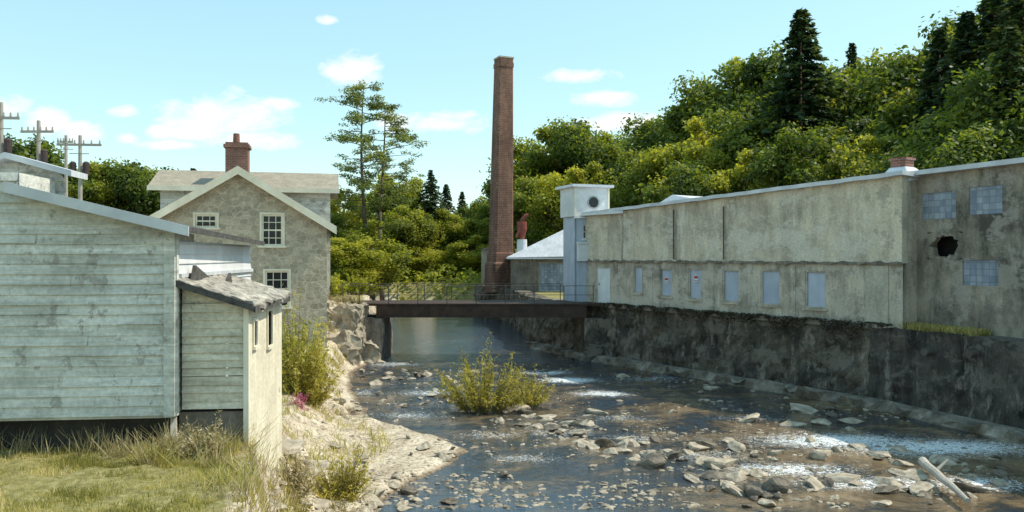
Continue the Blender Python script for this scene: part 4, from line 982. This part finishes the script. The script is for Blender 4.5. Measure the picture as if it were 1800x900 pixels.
# ------------------------------------------------------------------ sky / light / camera
el=math.radians(53); az=math.atan2(.985,.13)
tosun=Vector((math.sin(az)*math.cos(el),math.cos(az)*math.cos(el),math.sin(el)))
sun=bpy.data.lights.new('sun','SUN'); sun.energy=5.0; sun.angle=math.radians(.5); sun.color=(1,.93,.78)
so=bpy.data.objects.new('sun',sun); COL.objects.link(so); so.rotation_euler=tosun.to_track_quat('Z','Y').to_euler()
w=bpy.data.worlds.new('World'); scene.world=w; w.use_nodes=True; nt=w.node_tree; nt.nodes.clear()
out=N(nt,'ShaderNodeOutputWorld'); bg=N(nt,'ShaderNodeBackground'); bg.inputs[1].default_value=.15
sk=N(nt,'ShaderNodeTexSky',sky_type='NISHITA'); sk.sun_disc=False; sk.sun_elevation=el; sk.sun_rotation=az; sk.air_density=1.0; sk.dust_density=.4; sk.ozone_density=1.2
tc=N(nt,'ShaderNodeTexCoord').outputs['Generated']; sp=N(nt,'ShaderNodeSeparateXYZ'); nt.links.new(tc,sp.inputs[0])
yy=math_(nt,'MAXIMUM',sp.outputs[1],.05)
u=math_(nt,'DIVIDE',sp.outputs[0],yy); v=math_(nt,'DIVIDE',sp.outputs[2],yy)
cb=N(nt,'ShaderNodeCombineXYZ'); nt.links.new(u,cb.inputs[0]); nt.links.new(v,cb.inputs[1])
nz=noise(nt,mapping(nt,cb.outputs[0],(1,1.8,1)),15,9,.68,.3); nzz=math_(nt,'MULTIPLY',math_(nt,'SUBTRACT',nz.outputs[0],.5),5.0)
mask=None
for cx_,cy_,a_,b_ in [(615,122,52,34),(395,203,108,42),(440,245,85,18),(490,182,38,12),(345,235,55,14),(780,214,85,20),(20,186,36,24),(80,210,40,22),(150,234,42,22),(1062,174,56,15),(1025,132,66,14),(1090,216,84,20),(282,232,28,13),(220,243,24,10),(572,36,20,10),(215,196,36,12),(690,215,34,20),(300,255,60,9)]:
    du=math_(nt,'DIVIDE',math_(nt,'SUBTRACT',u,(cx_-900)/F),a_/F); dv=math_(nt,'DIVIDE',math_(nt,'SUBTRACT',v,(450-cy_)/F),b_/F)
    r2=math_(nt,'ADD',math_(nt,'MULTIPLY',du,du),math_(nt,'MULTIPLY',dv,dv))
    k=math_(nt,'SUBTRACT',1.0,r2)
    mask=k if mask is None else math_(nt,'MAXIMUM',mask,k)
mask=math_(nt,'MAXIMUM',mask,-3.0)
mk=ramp(nt,math_(nt,'MULTIPLY_ADD',math_(nt,'ADD',mask,nzz),.25,.5),[(.45,0.0),(.78,1.0)])
fr_=math_(nt,'MULTIPLY',mk.outputs[0],math_(nt,'GREATER_THAN',sp.outputs[1],.1))
tint=mixc(nt,1.0,sk.outputs[0],(2.25,2.1,1.55),'MULTIPLY')
base=mixc(nt,.58,tint,(2.7,5.3,6.6))
col=mixc(nt,fr_,base,(7.5,7.5,7.4))
nt.links.new(col,bg.inputs[0]); nt.links.new(bg.outputs[0],out.inputs[0])
cam=bpy.data.cameras.new('camera'); co=bpy.data.objects.new('camera',cam); COL.objects.link(co)
co.location=(0,0,CH); co.rotation_euler=(math.pi/2,0,0); cam.sensor_width=36; cam.lens=F/1800*36; cam.clip_end=3000; cam.clip_start=.1
scene.camera=co
scene.view_settings.view_transform='Standard'; scene.view_settings.look='None'; scene.view_settings.exposure=0
print('rocks',cnt)
